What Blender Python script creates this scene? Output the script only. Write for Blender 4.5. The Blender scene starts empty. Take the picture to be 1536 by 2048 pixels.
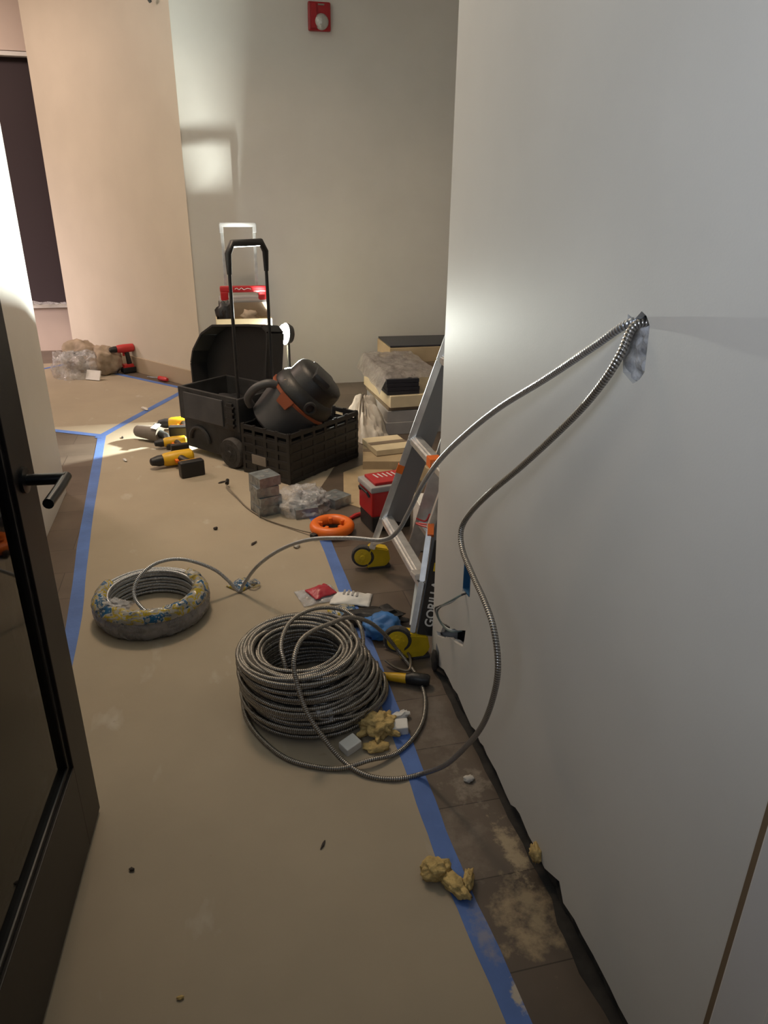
import bpy, bmesh, math, random
from mathutils import Vector, Matrix, noise, Euler
R_ = math.radians
random.seed(7)
SC = bpy.context.scene
COL = SC.collection

# ---------------------------------------------------------------- camera
cam_d = bpy.data.cameras.new('camera'); cam = bpy.data.objects.new('camera', cam_d); COL.objects.link(cam)
cam_d.sensor_fit = 'VERTICAL'; cam_d.sensor_height = 24.0; cam_d.lens = 1450.0 / 2048.0 * 24.0
cam_d.clip_start = 0.02
cam.matrix_world = Matrix.Translation((0, 0, 1.5)) @ Matrix.Rotation(R_(-13.5), 4, 'Z') @ Matrix.Rotation(R_(90 - 23.6), 4, 'X') @ Matrix.Rotation(R_(0.57), 4, 'Z')
SC.camera = cam
# ---------------------------------------------------------------- world, lights, exposure
SC.view_settings.view_transform = 'Standard'; SC.view_settings.look = 'None'
SC.view_settings.exposure = 0.0; SC.view_settings.gamma = 1.0; SC.view_settings.use_curve_mapping = False
w = bpy.data.worlds.new('world'); SC.world = w; w.use_nodes = True
w.node_tree.nodes['Background'].inputs[0].default_value = (0.50, 0.50, 0.54, 1)
w.node_tree.nodes['Background'].inputs[1].default_value = 0.01

def area(name, loc, target, sx, sy, power, color, spread=180):
    d = bpy.data.lights.new(name, 'AREA'); d.shape = 'RECTANGLE'; d.size = sx; d.size_y = sy
    d.energy = power; d.color = color; d.spread = R_(spread)
    o = bpy.data.objects.new(name, d); COL.objects.link(o); o.location = loc
    o.rotation_euler = (Vector(target) - Vector(loc)).to_track_quat('-Z', 'Y').to_euler()
    return o
area('ceiling_panel_corridor', (-0.2, 3.95, 3.22), (-0.25, 3.95, 0), 0.45, 0.45, 27, (1.0, 0.72, 0.48), 145)
area('ceiling_panel_hall', (-2.5, 6.6, 3.22), (-2.0, 6.8, 0), 0.9, 0.9, 104, (1.0, 0.76, 0.62))
area('hall_low_fill', (-3.7, 6.9, 0.9), (-1.4, 8.1, 0.2), 0.4, 0.4, 11, (1.0, 0.80, 0.76), 80)  # extra unseen light added to brighten the wall under the window
area('entry_light', (-0.55, -0.35, 1.95), (0.66, 0.95, 1.75), 0.6, 0.8, 5.6, (0.78, 0.86, 1.0), 95)

# ---------------------------------------------------------------- materials
def mat(name, col, rough=0.6, metal=0.0, var=0.0, vscale=8.0, bump=0.0, bscale=40.0, spec=0.5, col2=None, alpha=1.0, coat=0.0):
    m = bpy.data.materials.new(name); m.use_nodes = True
    nt = m.node_tree; b = nt.nodes['Principled BSDF']
    b.inputs['Base Color'].default_value = (*col, 1); b.inputs['Roughness'].default_value = rough
    b.inputs['Metallic'].default_value = metal; b.inputs['Specular IOR Level'].default_value = spec
    b.inputs['Alpha'].default_value = alpha; b.inputs['Coat Weight'].default_value = coat
    tc = nt.nodes.new('ShaderNodeTexCoord')
    if var > 0 or col2:
        n = nt.nodes.new('ShaderNodeTexNoise'); n.inputs['Scale'].default_value = vscale; n.inputs['Detail'].default_value = 5
        nt.links.new(tc.outputs['Object'], n.inputs['Vector'])
        r = nt.nodes.new('ShaderNodeValToRGB')
        a = tuple(max(0, c * (1 - var)) for c in col); c2 = col2 if col2 else tuple(min(1, c * (1 + var)) for c in col)
        r.color_ramp.elements[0].position = 0.32; r.color_ramp.elements[0].color = (*(col if col2 else a), 1)
        r.color_ramp.elements[1].position = 0.68; r.color_ramp.elements[1].color = (*c2, 1)
        nt.links.new(n.outputs['Fac'], r.inputs['Fac']); nt.links.new(r.outputs['Color'], b.inputs['Base Color'])
    if bump > 0:
        n2 = nt.nodes.new('ShaderNodeTexNoise'); n2.inputs['Scale'].default_value = bscale; n2.inputs['Detail'].default_value = 4
        nt.links.new(tc.outputs['Object'], n2.inputs['Vector'])
        bp = nt.nodes.new('ShaderNodeBump'); bp.inputs['Strength'].default_value = bump; bp.inputs['Distance'].default_value = 0.01
        nt.links.new(n2.outputs['Fac'], bp.inputs['Height']); nt.links.new(bp.outputs['Normal'], b.inputs['Normal'])
    return m

M = {}
M['wall'] = mat('wall_paint', (0.60, 0.585, 0.555), 0.48, var=0.03, vscale=3, bump=0.018, bscale=250, spec=0.30)
M['wall_warm_lit'] = mat('warm_lit_wall_paint', (0.60, 0.55, 0.46), 0.5, var=0.03, vscale=3, bump=0.05, bscale=250, spec=0.3)  # same paint as the other walls, warm hall light put into the colour
M['ceiling'] = mat('ceiling_paint', (0.7, 0.69, 0.67), 0.8)
M['base_tan'] = mat('baseboard_vinyl', (0.42, 0.34, 0.24), 0.5)
M['gyp'] = mat('torn_gypsum_paper', (0.36, 0.36, 0.37), 0.9, var=0.45, vscale=38, bump=0.6, bscale=60)
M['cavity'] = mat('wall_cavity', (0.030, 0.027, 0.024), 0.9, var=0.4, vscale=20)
M['brown_trim'] = mat('brown_caulk_strip', (0.16, 0.11, 0.065), 0.6)
M['white_trim'] = mat('casing_paint', (0.58, 0.57, 0.57), 0.4)
M['black_frame'] = mat('black_door_metal', (0.012, 0.009, 0.008), 0.42, var=0.2, vscale=10)
M['black_bead'] = mat('black_gasket', (0.006, 0.006, 0.007), 0.3)
M['black'] = mat('black_plastic', (0.012, 0.012, 0.013), 0.45, bump=0.1, bscale=120)
M['black_worn'] = mat('worn_black_plastic', (0.030, 0.030, 0.031), 0.55, var=0.35, vscale=9, bump=0.15, bscale=90)
M['char'] = mat('charcoal_plastic', (0.060, 0.060, 0.064), 0.5, var=0.2, vscale=8)
M['rubber'] = mat('tire_rubber', (0.045, 0.042, 0.040), 0.8, var=0.3, vscale=30, bump=0.4, bscale=70)
M['orange'] = mat('orange_plastic', (0.80, 0.16, 0.015), 0.38)
M['ring_orange'] = mat('dull_orange_plastic', (0.22, 0.05, 0.015), 0.5)
M['red'] = mat('red_plastic', (0.42, 0.012, 0.016), 0.4)
M['red_tool'] = mat('red_tool_housing', (0.50, 0.03, 0.03), 0.4)
M['dark_red'] = mat('strobe_red', (0.30, 0.008, 0.014), 0.35)
M['yellow'] = mat('yellow_plastic', (0.72, 0.42, 0.01), 0.4, var=0.1, vscale=12)
M['lad_yellow'] = mat('ladder_yellow_plastic', (0.62, 0.44, 0.015), 0.42, var=0.15, vscale=15)
M['alu'] = mat('brushed_aluminium', (0.74, 0.73, 0.71), 0.38, 0.85, var=0.12, vscale=25)
M['alu_web'] = mat('aluminium_rail_web', (0.33, 0.33, 0.33), 0.5, 0.7)  # darker than the rail edge: shade on the web put into its colour
M['chrome'] = mat('chrome', (0.8, 0.82, 0.84), 0.2, 1.0)
M['galv'] = mat('galvanised_steel', (0.30, 0.33, 0.35), 0.42, 0.75, var=0.35, vscale=22, bump=0.08, bscale=60)
M['steel'] = mat('spring_steel_tape', (0.22, 0.19, 0.15), 0.4, 0.7)
M['card'] = mat('cardboard', (0.44, 0.34, 0.21), 0.85, var=0.12, vscale=7)
M['card_dark'] = mat('brown_cardboard', (0.21, 0.16, 0.11), 0.85, var=0.2, vscale=6)
M['card_cream'] = mat('cream_carton', (0.66, 0.56, 0.38), 0.8, var=0.08, vscale=9)
M['carton_grey'] = mat('grey_carton', (0.34, 0.33, 0.33), 0.75, var=0.1, vscale=7)
M['tile_dark'] = mat('dark_tile', (0.018, 0.019, 0.028), 0.4)
M['white'] = mat('white_plastic', (0.72, 0.72, 0.70), 0.5, var=0.05, vscale=20)
M['cloth'] = mat('white_drop_cloth', (0.62, 0.57, 0.50), 0.85, var=0.12, vscale=14, bump=0.3, bscale=30)
M['paper_bag'] = mat('crumpled_brown_paper', (0.34, 0.27, 0.20), 0.85, var=0.25, vscale=12, bump=0.4, bscale=30)
M['foam'] = mat('yellow_spray_foam', (0.55, 0.40, 0.16), 0.85, var=0.25, vscale=40, bump=0.8, bscale=60)
M['blue'] = mat('blue_plastic', (0.03, 0.15, 0.42), 0.55, var=0.2, vscale=20)
M['tape'] = mat('blue_masking_tape', (0.085, 0.17, 0.46), 0.7, var=0.16, vscale=6, bump=0.2, bscale=60)
M['blue_box'] = mat('blue_electrical_box', (0.025, 0.10, 0.20), 0.5)
M['wire_black'] = mat('black_wire', (0.02, 0.02, 0.02), 0.5)
M['wire_white'] = mat('white_wire', (0.62, 0.62, 0.60), 0.5)
M['wire_green'] = mat('grey_green_wire', (0.16, 0.20, 0.18), 0.5)
M['label'] = mat('white_print', (0.62, 0.62, 0.60), 0.6, var=0.08, vscale=40)
M['grey_tool'] = mat('grey_brown_plastic', (0.22, 0.19, 0.16), 0.6, var=0.1, vscale=12)
M['dark_wall'] = mat('dark_window_glass', (0.052, 0.040, 0.045), 0.7, spec=0.15)
M['hall_pink'] = mat('hall_wall_paint', (0.62, 0.52, 0.46), 0.6)
M['debris_dark'] = mat('dark_debris', (0.05, 0.04, 0.035), 0.8)
M['debris_pale'] = mat('pale_plaster_chip', (0.60, 0.57, 0.52), 0.85)

def plastic_film(name, col, opacity, rough=0.15, cols=None):
    m = bpy.data.materials.new(name); m.use_nodes = True; nt = m.node_tree
    b = nt.nodes['Principled BSDF']; b.inputs['Base Color'].default_value = (*col, 1); b.inputs['Roughness'].default_value = rough
    out = nt.nodes['Material Output']
    tr = nt.nodes.new('ShaderNodeBsdfTransparent'); mx = nt.nodes.new('ShaderNodeMixShader')
    tc = nt.nodes.new('ShaderNodeTexCoord'); n = nt.nodes.new('ShaderNodeTexNoise'); n.inputs['Scale'].default_value = 16; n.inputs['Detail'].default_value = 5
    nt.links.new(tc.outputs['Object'], n.inputs['Vector'])
    mr = nt.nodes.new('ShaderNodeMapRange'); mr.inputs[1].default_value = 0.35; mr.inputs[2].default_value = 0.65
    mr.inputs[3].default_value = max(0, opacity - 0.22); mr.inputs[4].default_value = min(1, opacity + 0.22)
    nt.links.new(n.outputs['Fac'], mr.inputs[0])
    nt.links.new(mr.outputs[0], mx.inputs[0]); nt.links.new(tr.outputs[0], mx.inputs[1]); nt.links.new(b.outputs[0], mx.inputs[2])
    nt.links.new(mx.outputs[0], out.inputs['Surface'])
    bp = nt.nodes.new('ShaderNodeBump'); bp.inputs['Strength'].default_value = 0.7; bp.inputs['Distance'].default_value = 0.02
    n3 = nt.nodes.new('ShaderNodeTexNoise'); n3.inputs['Scale'].default_value = 28; nt.links.new(tc.outputs['Object'], n3.inputs['Vector'])
    nt.links.new(n3.outputs['Fac'], bp.inputs['Height']); nt.links.new(bp.outputs['Normal'], b.inputs['Normal'])
    if cols:
        n2 = nt.nodes.new('ShaderNodeTexNoise'); n2.inputs['Scale'].default_value = 21; n2.inputs['Detail'].default_value = 3; n2.inputs['Distortion'].default_value = 0.8
        mp = nt.nodes.new('ShaderNodeMapping'); mp.inputs['Scale'].default_value = (1, 1, 1.3)
        nt.links.new(tc.outputs['Object'], mp.inputs[0]); nt.links.new(mp.outputs[0], n2.inputs['Vector'])
        r = nt.nodes.new('ShaderNodeValToRGB'); r.color_ramp.interpolation = 'CONSTANT'
        els = r.color_ramp.elements
        els[0].position = 0; els[0].color = (*cols[0][1], 1); els[1].position = cols[1][0]; els[1].color = (*cols[1][1], 1)
        for p, c in cols[2:]:
            e = els.new(p); e.color = (*c, 1)
        nt.links.new(n2.outputs['Fac'], r.inputs['Fac']); nt.links.new(r.outputs[0], b.inputs['Base Color'])
    return m
M['film'] = plastic_film('clear_plastic_film', (0.62, 0.63, 0.66), 0.42)
M['film_grey'] = plastic_film('grey_shrink_wrap', (0.34, 0.34, 0.36), 0.55)
M['film_dull'] = plastic_film('dull_wrapping_film', (0.26, 0.235, 0.22), 0.85, 0.4)
M['film_print'] = plastic_film('printed_shrink_wrap', (0.5, 0.5, 0.5), 0.74, 0.25,
    [(0, (0.40, 0.40, 0.38)), (0.37, (0.015, 0.12, 0.28)), (0.455, (0.45, 0.44, 0.40)), (0.545, (0.48, 0.37, 0.03)), (0.61, (0.42, 0.42, 0.40))])
M['red_film'] = mat('red_wrapper', (0.42, 0.03, 0.05), 0.35, bump=0.4, bscale=30)

def cable_mat(name, c1, c2, freq):
    m = bpy.data.materials.new(name); m.use_nodes = True; nt = m.node_tree; b = nt.nodes['Principled BSDF']
    b.inputs['Metallic'].default_value = 0.85; b.inputs['Roughness'].default_value = 0.33
    uv = nt.nodes.new('ShaderNodeUVMap'); sp = nt.nodes.new('ShaderNodeSeparateXYZ'); nt.links.new(uv.outputs[0], sp.inputs[0])
    a = nt.nodes.new('ShaderNodeMath'); a.operation = 'MULTIPLY'; a.inputs[1].default_value = freq; nt.links.new(sp.outputs[0], a.inputs[0])
    s = nt.nodes.new('ShaderNodeMath'); s.operation = 'ADD'; nt.links.new(a.outputs[0], s.inputs[0]); nt.links.new(sp.outputs[1], s.inputs[1])
    t = nt.nodes.new('ShaderNodeMath'); t.operation = 'MULTIPLY'; t.inputs[1].default_value = 2 * math.pi; nt.links.new(s.outputs[0], t.inputs[0])
    sn = nt.nodes.new('ShaderNodeMath'); sn.operation = 'SINE'; nt.links.new(t.outputs[0], sn.inputs[0])
    mr = nt.nodes.new('ShaderNodeMapRange'); mr.inputs[1].default_value = -1; mr.inputs[2].default_value = 0.4; nt.links.new(sn.outputs[0], mr.inputs[0])
    mx = nt.nodes.new('ShaderNodeMix'); mx.data_type = 'RGBA'; mx.inputs[6].default_value = (*c1, 1); mx.inputs[7].default_value = (*c2, 1)
    nt.links.new(mr.outputs[0], mx.inputs[0]); nt.links.new(mx.outputs[2], b.inputs['Base Color'])
    bp = nt.nodes.new('ShaderNodeBump'); bp.inputs['Strength'].default_value = 0.5; bp.inputs['Distance'].default_value = 0.001
    nt.links.new(sn.outputs[0], bp.inputs['Height']); nt.links.new(bp.outputs['Normal'], b.inputs['Normal'])
    return m
M['cable'] = cable_mat('armoured_cable', (0.24, 0.25, 0.27), (0.62, 0.64, 0.67), 165)
M['cable_warm'] = cable_mat('armoured_cable_dull', (0.14, 0.132, 0.12), (0.45, 0.425, 0.39), 165)

def emis(name, col, s):
    m = bpy.data.materials.new(name); m.use_nodes = True; b = m.node_tree.nodes['Principled BSDF']
    b.inputs['Emission Color'].default_value = (*col, 1); b.inputs['Emission Strength'].default_value = s; return m
M['led'] = emis('led_lens', (0.95, 0.98, 1.0), 60)

def glass_mat(name, tint, refl=0.12):
    m = bpy.data.materials.new(name); m.use_nodes = True; nt = m.node_tree
    out = nt.nodes['Material Output']; nt.nodes.remove(nt.nodes['Principled BSDF'])
    tr = nt.nodes.new('ShaderNodeBsdfTransparent'); tr.inputs[0].default_value = (*tint, 1)
    gl = nt.nodes.new('ShaderNodeBsdfGlossy'); gl.inputs['Roughness'].default_value = 0.03
    lw = nt.nodes.new('ShaderNodeLayerWeight'); lw.inputs[0].default_value = refl
    mx = nt.nodes.new('ShaderNodeMixShader'); nt.links.new(lw.outputs['Fresnel'], mx.inputs[0])
    nt.links.new(tr.outputs[0], mx.inputs[1]); nt.links.new(gl.outputs[0], mx.inputs[2]); nt.links.new(mx.outputs[0], out.inputs[0]); return m
M['glass'] = glass_mat('tinted_door_glass', (0.88, 0.88, 0.86), 0.42)
M['lens'] = mat('clear_strobe_lens', (0.45, 0.45, 0.43), 0.12, 0.3, bump=0.5, bscale=60)

def paper_mat():
    m = mat('floor_protection_paper', (0.365, 0.312, 0.235), 0.62, var=0.07, vscale=2.2, bump=0.12, bscale=14, spec=0.3)
    nt = m.node_tree; b = nt.nodes['Principled BSDF']
    src = b.inputs['Base Color'].links[0].from_socket
    tc = nt.nodes.new('ShaderNodeTexCoord')
    def spots(scale, lo, hi, col, fac, detail=2, stretch=(1, 1, 1)):
        nonlocal src
        mp = nt.nodes.new('ShaderNodeMapping'); mp.inputs['Scale'].default_value = stretch; mp.inputs['Rotation'].default_value = (0, 0, 0.7)
        n = nt.nodes.new('ShaderNodeTexNoise'); n.inputs['Scale'].default_value = scale; n.inputs['Detail'].default_value = detail
        nt.links.new(tc.outputs['Object'], mp.inputs[0]); nt.links.new(mp.outputs[0], n.inputs['Vector'])
        mr = nt.nodes.new('ShaderNodeMapRange'); mr.inputs[1].default_value = lo; mr.inputs[2].default_value = hi; mr.inputs[4].default_value = fac
        nt.links.new(n.outputs['Fac'], mr.inputs[0])
        mx = nt.nodes.new('ShaderNodeMix'); mx.data_type = 'RGBA'; mx.inputs[7].default_value = (*col, 1)
        nt.links.new(mr.outputs[0], mx.inputs[0]); nt.links.new(src, mx.inputs[6]); nt.links.new(mx.outputs[2], b.inputs['Base Color'])
        src = mx.outputs[2]
    spots(9, 0.64, 0.76, (0.50, 0.47, 0.42), 0.6, 4, (1, 0.5, 1))     # pale scuffs of plaster
    spots(14, 0.73, 0.79, (0.16, 0.12, 0.08), 0.4, 4)                 # dirt marks
    spots(2.6, 0.52, 0.70, (0.40, 0.33, 0.24), 0.35, 3)  # broad paler areas: subtle lit variation put into the paper colour
    return m
M['paper'] = paper_mat()

def dust_layer(nt, tc, src, cx, cy, rx, ry, col, fac, scale, lo=0.42, hi=0.62):
    v = nt.nodes.new('ShaderNodeVectorMath'); v.operation = 'SUBTRACT'; v.inputs[1].default_value = (cx, cy, 0); nt.links.new(tc.outputs['Object'], v.inputs[0])
    d = nt.nodes.new('ShaderNodeVectorMath'); d.operation = 'DIVIDE'; d.inputs[1].default_value = (rx, ry, 1); nt.links.new(v.outputs[0], d.inputs[0])
    ln = nt.nodes.new('ShaderNodeVectorMath'); ln.operation = 'LENGTH'; nt.links.new(d.outputs[0], ln.inputs[0])
    mr = nt.nodes.new('ShaderNodeMapRange'); mr.inputs[1].default_value = 1.0; mr.inputs[2].default_value = 0.3; mr.inputs[3].default_value = -0.25; mr.inputs[4].default_value = 0.1
    nt.links.new(ln.outputs['Value'], mr.inputs[0])
    nn = nt.nodes.new('ShaderNodeTexNoise'); nn.inputs['Scale'].default_value = scale; nn.inputs['Detail'].default_value = 7; nn.inputs['Roughness'].default_value = 0.65
    nt.links.new(tc.outputs['Object'], nn.inputs['Vector'])
    ad = nt.nodes.new('ShaderNodeMath'); ad.operation = 'ADD'; nt.links.new(mr.outputs[0], ad.inputs[0]); nt.links.new(nn.outputs['Fac'], ad.inputs[1])
    m2 = nt.nodes.new('ShaderNodeMapRange'); m2.inputs[1].default_value = lo; m2.inputs[2].default_value = hi; m2.inputs[4].default_value = fac; nt.links.new(ad.outputs[0], m2.inputs[0])
    mm = nt.nodes.new('ShaderNodeMix'); mm.data_type = 'RGBA'; mm.inputs[7].default_value = (*col, 1)
    nt.links.new(m2.outputs[0], mm.inputs[0]); nt.links.new(src, mm.inputs[6]); src = mm.outputs[2]
    return src

def floor_mat():
    m = bpy.data.materials.new('dark_plank_floor'); m.use_nodes = True; nt = m.node_tree; b = nt.nodes['Principled BSDF']
    b.inputs['Roughness'].default_value = 0.38
    tc = nt.nodes.new('ShaderNodeTexCoord')
    br = nt.nodes.new('ShaderNodeTexBrick'); br.inputs['Scale'].default_value = 1.0; br.inputs['Brick Width'].default_value = 0.46; br.inputs['Row Height'].default_value = 0.23
    br.inputs['Mortar Size'].default_value = 0.0016; br.inputs['Color1'].default_value = (0.088, 0.066, 0.050, 1); br.inputs['Color2'].default_value = (0.125, 0.098, 0.076, 1)
    br.inputs['Mortar'].default_value = (0.035, 0.027, 0.022, 1); br.inputs['Bias'].default_value = 0.1
    nt.links.new(tc.outputs['Object'], br.inputs['Vector'])
    n = nt.nodes.new('ShaderNodeTexNoise'); n.inputs['Scale'].default_value = 5; n.inputs['Detail'].default_value = 8; nt.links.new(tc.outputs['Object'], n.inputs['Vector'])
    mx = nt.nodes.new('ShaderNodeMix'); mx.data_type = 'RGBA'; mx.blend_type = 'OVERLAY'; mx.inputs[0].default_value = 0.45
    nt.links.new(br.outputs['Color'], mx.inputs[6]); nt.links.new(n.outputs['Fac'], mx.inputs[7])
    src = mx.outputs[2]
    # plaster dust lying along the opened wall base: patches with a shape of their own
    sp = nt.nodes.new('ShaderNodeSeparateXYZ'); nt.links.new(tc.outputs['Object'], sp.inputs[0])
    src = dust_layer(nt, tc, src, 0.59, 1.03, 0.13, 0.17, (0.40, 0.31, 0.19), 0.8, 20, 0.44, 0.66)
    src = dust_layer(nt, tc, src, 0.63, 1.22, 0.05, 0.16, (0.42, 0.34, 0.22), 0.9, 26, 0.44, 0.6)
    src = dust_layer(nt, tc, src, 0.60, 1.45, 0.12, 0.14, (0.30, 0.26, 0.21), 0.6, 24, 0.5, 0.66)
    src = dust_layer(nt, tc, src, 0.58, 1.75, 0.14, 0.5, (0.22, 0.19, 0.16), 0.5, 14, 0.5, 0.7)
    src = dust_layer(nt, tc, src, 0.52, 1.27, 0.12, 0.22, (0.24, 0.20, 0.16), 0.5, 16, 0.5, 0.7)
    nt.links.new(src, b.inputs['Base Color'])
    bp = nt.nodes.new('ShaderNodeBump'); bp.inputs['Strength'].default_value = 0.15; bp.inputs['Distance'].default_value = 0.003
    nt.links.new(n.outputs['Fac'], bp.inputs['Height']); nt.links.new(bp.outputs['Normal'], b.inputs['Normal'])
    return m
M['floor'] = floor_mat()
def dust_tape():
    nt = M['tape'].node_tree; b = nt.nodes['Principled BSDF']; src = b.inputs['Base Color'].links[0].from_socket
    tc = nt.nodes.new('ShaderNodeTexCoord')
    src = dust_layer(nt, tc, src, 0.485, 1.02, 0.05, 0.14, (0.34, 0.30, 0.25), 0.55, 24, 0.46, 0.7)
    src = dust_layer(nt, tc, src, 0.500, 0.875, 0.03, 0.06, (0.50, 0.44, 0.34), 0.9, 26, 0.44, 0.58)
    nt.links.new(src, b.inputs['Base Color'])
dust_tape()

# ---------------------------------------------------------------- mesh helpers
class MB:
    def __init__(s): s.bm = bmesh.new()
    def box(s, c, d, rot=None, bev=0.0, taper=None):
        mtx = Matrix.Translation(c) @ (Euler(rot).to_matrix().to_4x4() if rot else Matrix.Identity(4))
        tmp = bmesh.new(); bmesh.ops.create_cube(tmp, size=1)
        for v in tmp.verts:
            if taper and v.co.z < 0: v.co.x *= taper; v.co.y *= taper
            v.co = Vector((v.co.x * d[0], v.co.y * d[1], v.co.z * d[2]))
        if bev > 0: bmesh.ops.bevel(tmp, geom=tmp.edges[:], offset=min(bev, min(d) * 0.45), segments=2, affect='EDGES', profile=0.6)
        s._join(tmp, mtx); return s
    def _join(s, tmp, mtx=None):
        if mtx is not None: bmesh.ops.transform(tmp, matrix=mtx, verts=tmp.verts[:])
        me = bpy.data.meshes.new('tmp'); tmp.to_mesh(me); tmp.free(); s.bm.from_mesh(me); bpy.data.meshes.remove(me)
    def tube(s, pts, r, seg=10, closed=False, caps=True):
        rs = r if isinstance(r, (list, tuple)) else [r] * len(pts)
        pts = [Vector(p) for p in pts]; n = len(pts); rings = []; up = None
        for i, p in enumerate(pts):
            a = pts[(i - 1) % n] if (closed or i > 0) else p; b = pts[(i + 1) % n] if (closed or i < n - 1) else p
            t = (b - a).normalized()
            if up is None:
                up = Vector((0, 0, 1)) if abs(t.z) < 0.9 else Vector((1, 0, 0))
            u = (up - t * up.dot(t)); u = u.normalized() if u.length > 1e-6 else t.orthogonal().normalized(); up = u; v = t.cross(u)
            rings.append([s.bm.verts.new(p + (u * math.cos(2 * math.pi * k / seg) + v * math.sin(2 * math.pi * k / seg)) * rs[i]) for k in range(seg)])
        for i in range(n if closed else n - 1):
            A, B = rings[i], rings[(i + 1) % n]
            for k in range(seg): s.bm.faces.new((A[k], A[(k + 1) % seg], B[(k + 1) % seg], B[k]))
        if caps and not closed:
            s.bm.faces.new(rings[0][::-1]); s.bm.faces.new(rings[-1])
        return s
    def lathe(s, prof, mtx=None, seg=32, cap=True):
        tmp = bmesh.new(); rings = []
        for r, z in prof: rings.append([tmp.verts.new((r * math.cos(2 * math.pi * k / seg), r * math.sin(2 * math.pi * k / seg), z)) for k in range(seg)])
        for i in range(len(rings) - 1):
            for k in range(seg): tmp.faces.new((rings[i][k], rings[i][(k + 1) % seg], rings[i + 1][(k + 1) % seg], rings[i + 1][k]))
        if cap: tmp.faces.new(rings[0][::-1]); tmp.faces.new(rings[-1])
        s._join(tmp, mtx); return s
    def prism(s, poly, h, mtx=None, bev=0.0):
        tmp = bmesh.new(); a = [tmp.verts.new((x, y, 0)) for x, y in poly]; f = tmp.faces.new(a)
        r = bmesh.ops.extrude_face_region(tmp, geom=[f]); bmesh.ops.translate(tmp, vec=(0, 0, h), verts=[v for v in r['geom'] if isinstance(v, bmesh.types.BMVert)])
        bmesh.ops.recalc_face_normals(tmp, faces=tmp.faces[:])
        if bev > 0: bmesh.ops.bevel(tmp, geom=tmp.edges[:], offset=bev, segments=2, affect='EDGES')
        s._join(tmp, mtx); return s
    def blob(s, c, d, amp=0.2, fr=3.0, seed=0, sub=3, rot=None, flat=None):
        tmp = bmesh.new(); bmesh.ops.create_icosphere(tmp, subdivisions=sub, radius=1)
        for v in tmp.verts:
            k = 1 + amp * noise.fractal(v.co * fr + Vector((seed * 7.3, seed * 3.1, seed)), 1.0, 2.0, 3)
            v.co = Vector((v.co.x * d[0] * k, v.co.y * d[1] * k, v.co.z * d[2] * k))
        mtx = Matrix.Translation(c) @ (Euler(rot).to_matrix().to_4x4() if rot else Matrix.Identity(4))
        bmesh.ops.transform(tmp, matrix=mtx, verts=tmp.verts[:])
        if flat is not None:
            for v in tmp.verts:
                if v.co.z < flat: v.co.z = flat
        s._join(tmp); return s
    def sheet(s, fn, nu=24, nv=24):
        g = [[s.bm.verts.new(fn(i / nu, j / nv)) for j in range(nv + 1)] for i in range(nu + 1)]
        for i in range(nu):
            for j in range(nv): s.bm.faces.new((g[i][j], g[i + 1][j], g[i + 1][j + 1], g[i][j + 1]))
        return s
    def build(s, name, m, parent=None, smooth=False, thick=0.0, angle=40):
        bmesh.ops.recalc_face_normals(s.bm, faces=s.bm.faces[:])
        me = bpy.data.meshes.new(name); s.bm.to_mesh(me); s.bm.free(); me.materials.append(m)
        o = bpy.data.objects.new(name, me); COL.objects.link(o)
        if parent: o.parent = parent
        if smooth:
            for p in me.polygons: p.use_smooth = True
            me.set_sharp_from_angle(angle=R_(angle))
        if thick > 0:
            md = o.modifiers.new('thickness', 'SOLIDIFY'); md.thickness = thick; md.offset = 0
        return o
def tag(o, label, cat, group=None, kind=None):
    o['label'] = label; o['category'] = cat
    if group: o['group'] = group
    if kind: o['kind'] = kind
    return o
def thing(name, loc, label, cat, rz=0.0, group=None):
    o = bpy.data.objects.new(name, None); COL.objects.link(o); o.location = loc; o.rotation_euler = (0, 0, rz); o.empty_display_size = 0.05
    return tag(o, label, cat, group)
def struct(o, label=None):
    o['kind'] = 'structure'
    if label: o['label'] = label; o['category'] = o.name.split('_')[0]
    return o
def copy_tree(o, parent=None):
    c = o.copy(); COL.objects.link(c); c.parent = parent
    for ch in list(o.children): copy_tree(ch, c)
    return c
def spline(P, k=8):
    P = [Vector(p) for p in P]; out = []
    for i in range(len(P) - 1):
        p0 = P[max(i - 1, 0)]; p1 = P[i]; p2 = P[i + 1]; p3 = P[min(i + 2, len(P) - 1)]
        for j in range(k):
            t = j / k
            out.append(0.5 * ((2 * p1) + (p2 - p0) * t + (2 * p0 - 5 * p1 + 4 * p2 - p3) * t * t + (3 * p1 - p0 - 3 * p2 + p3) * t ** 3))
    out.append(P[-1]); return out
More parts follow.
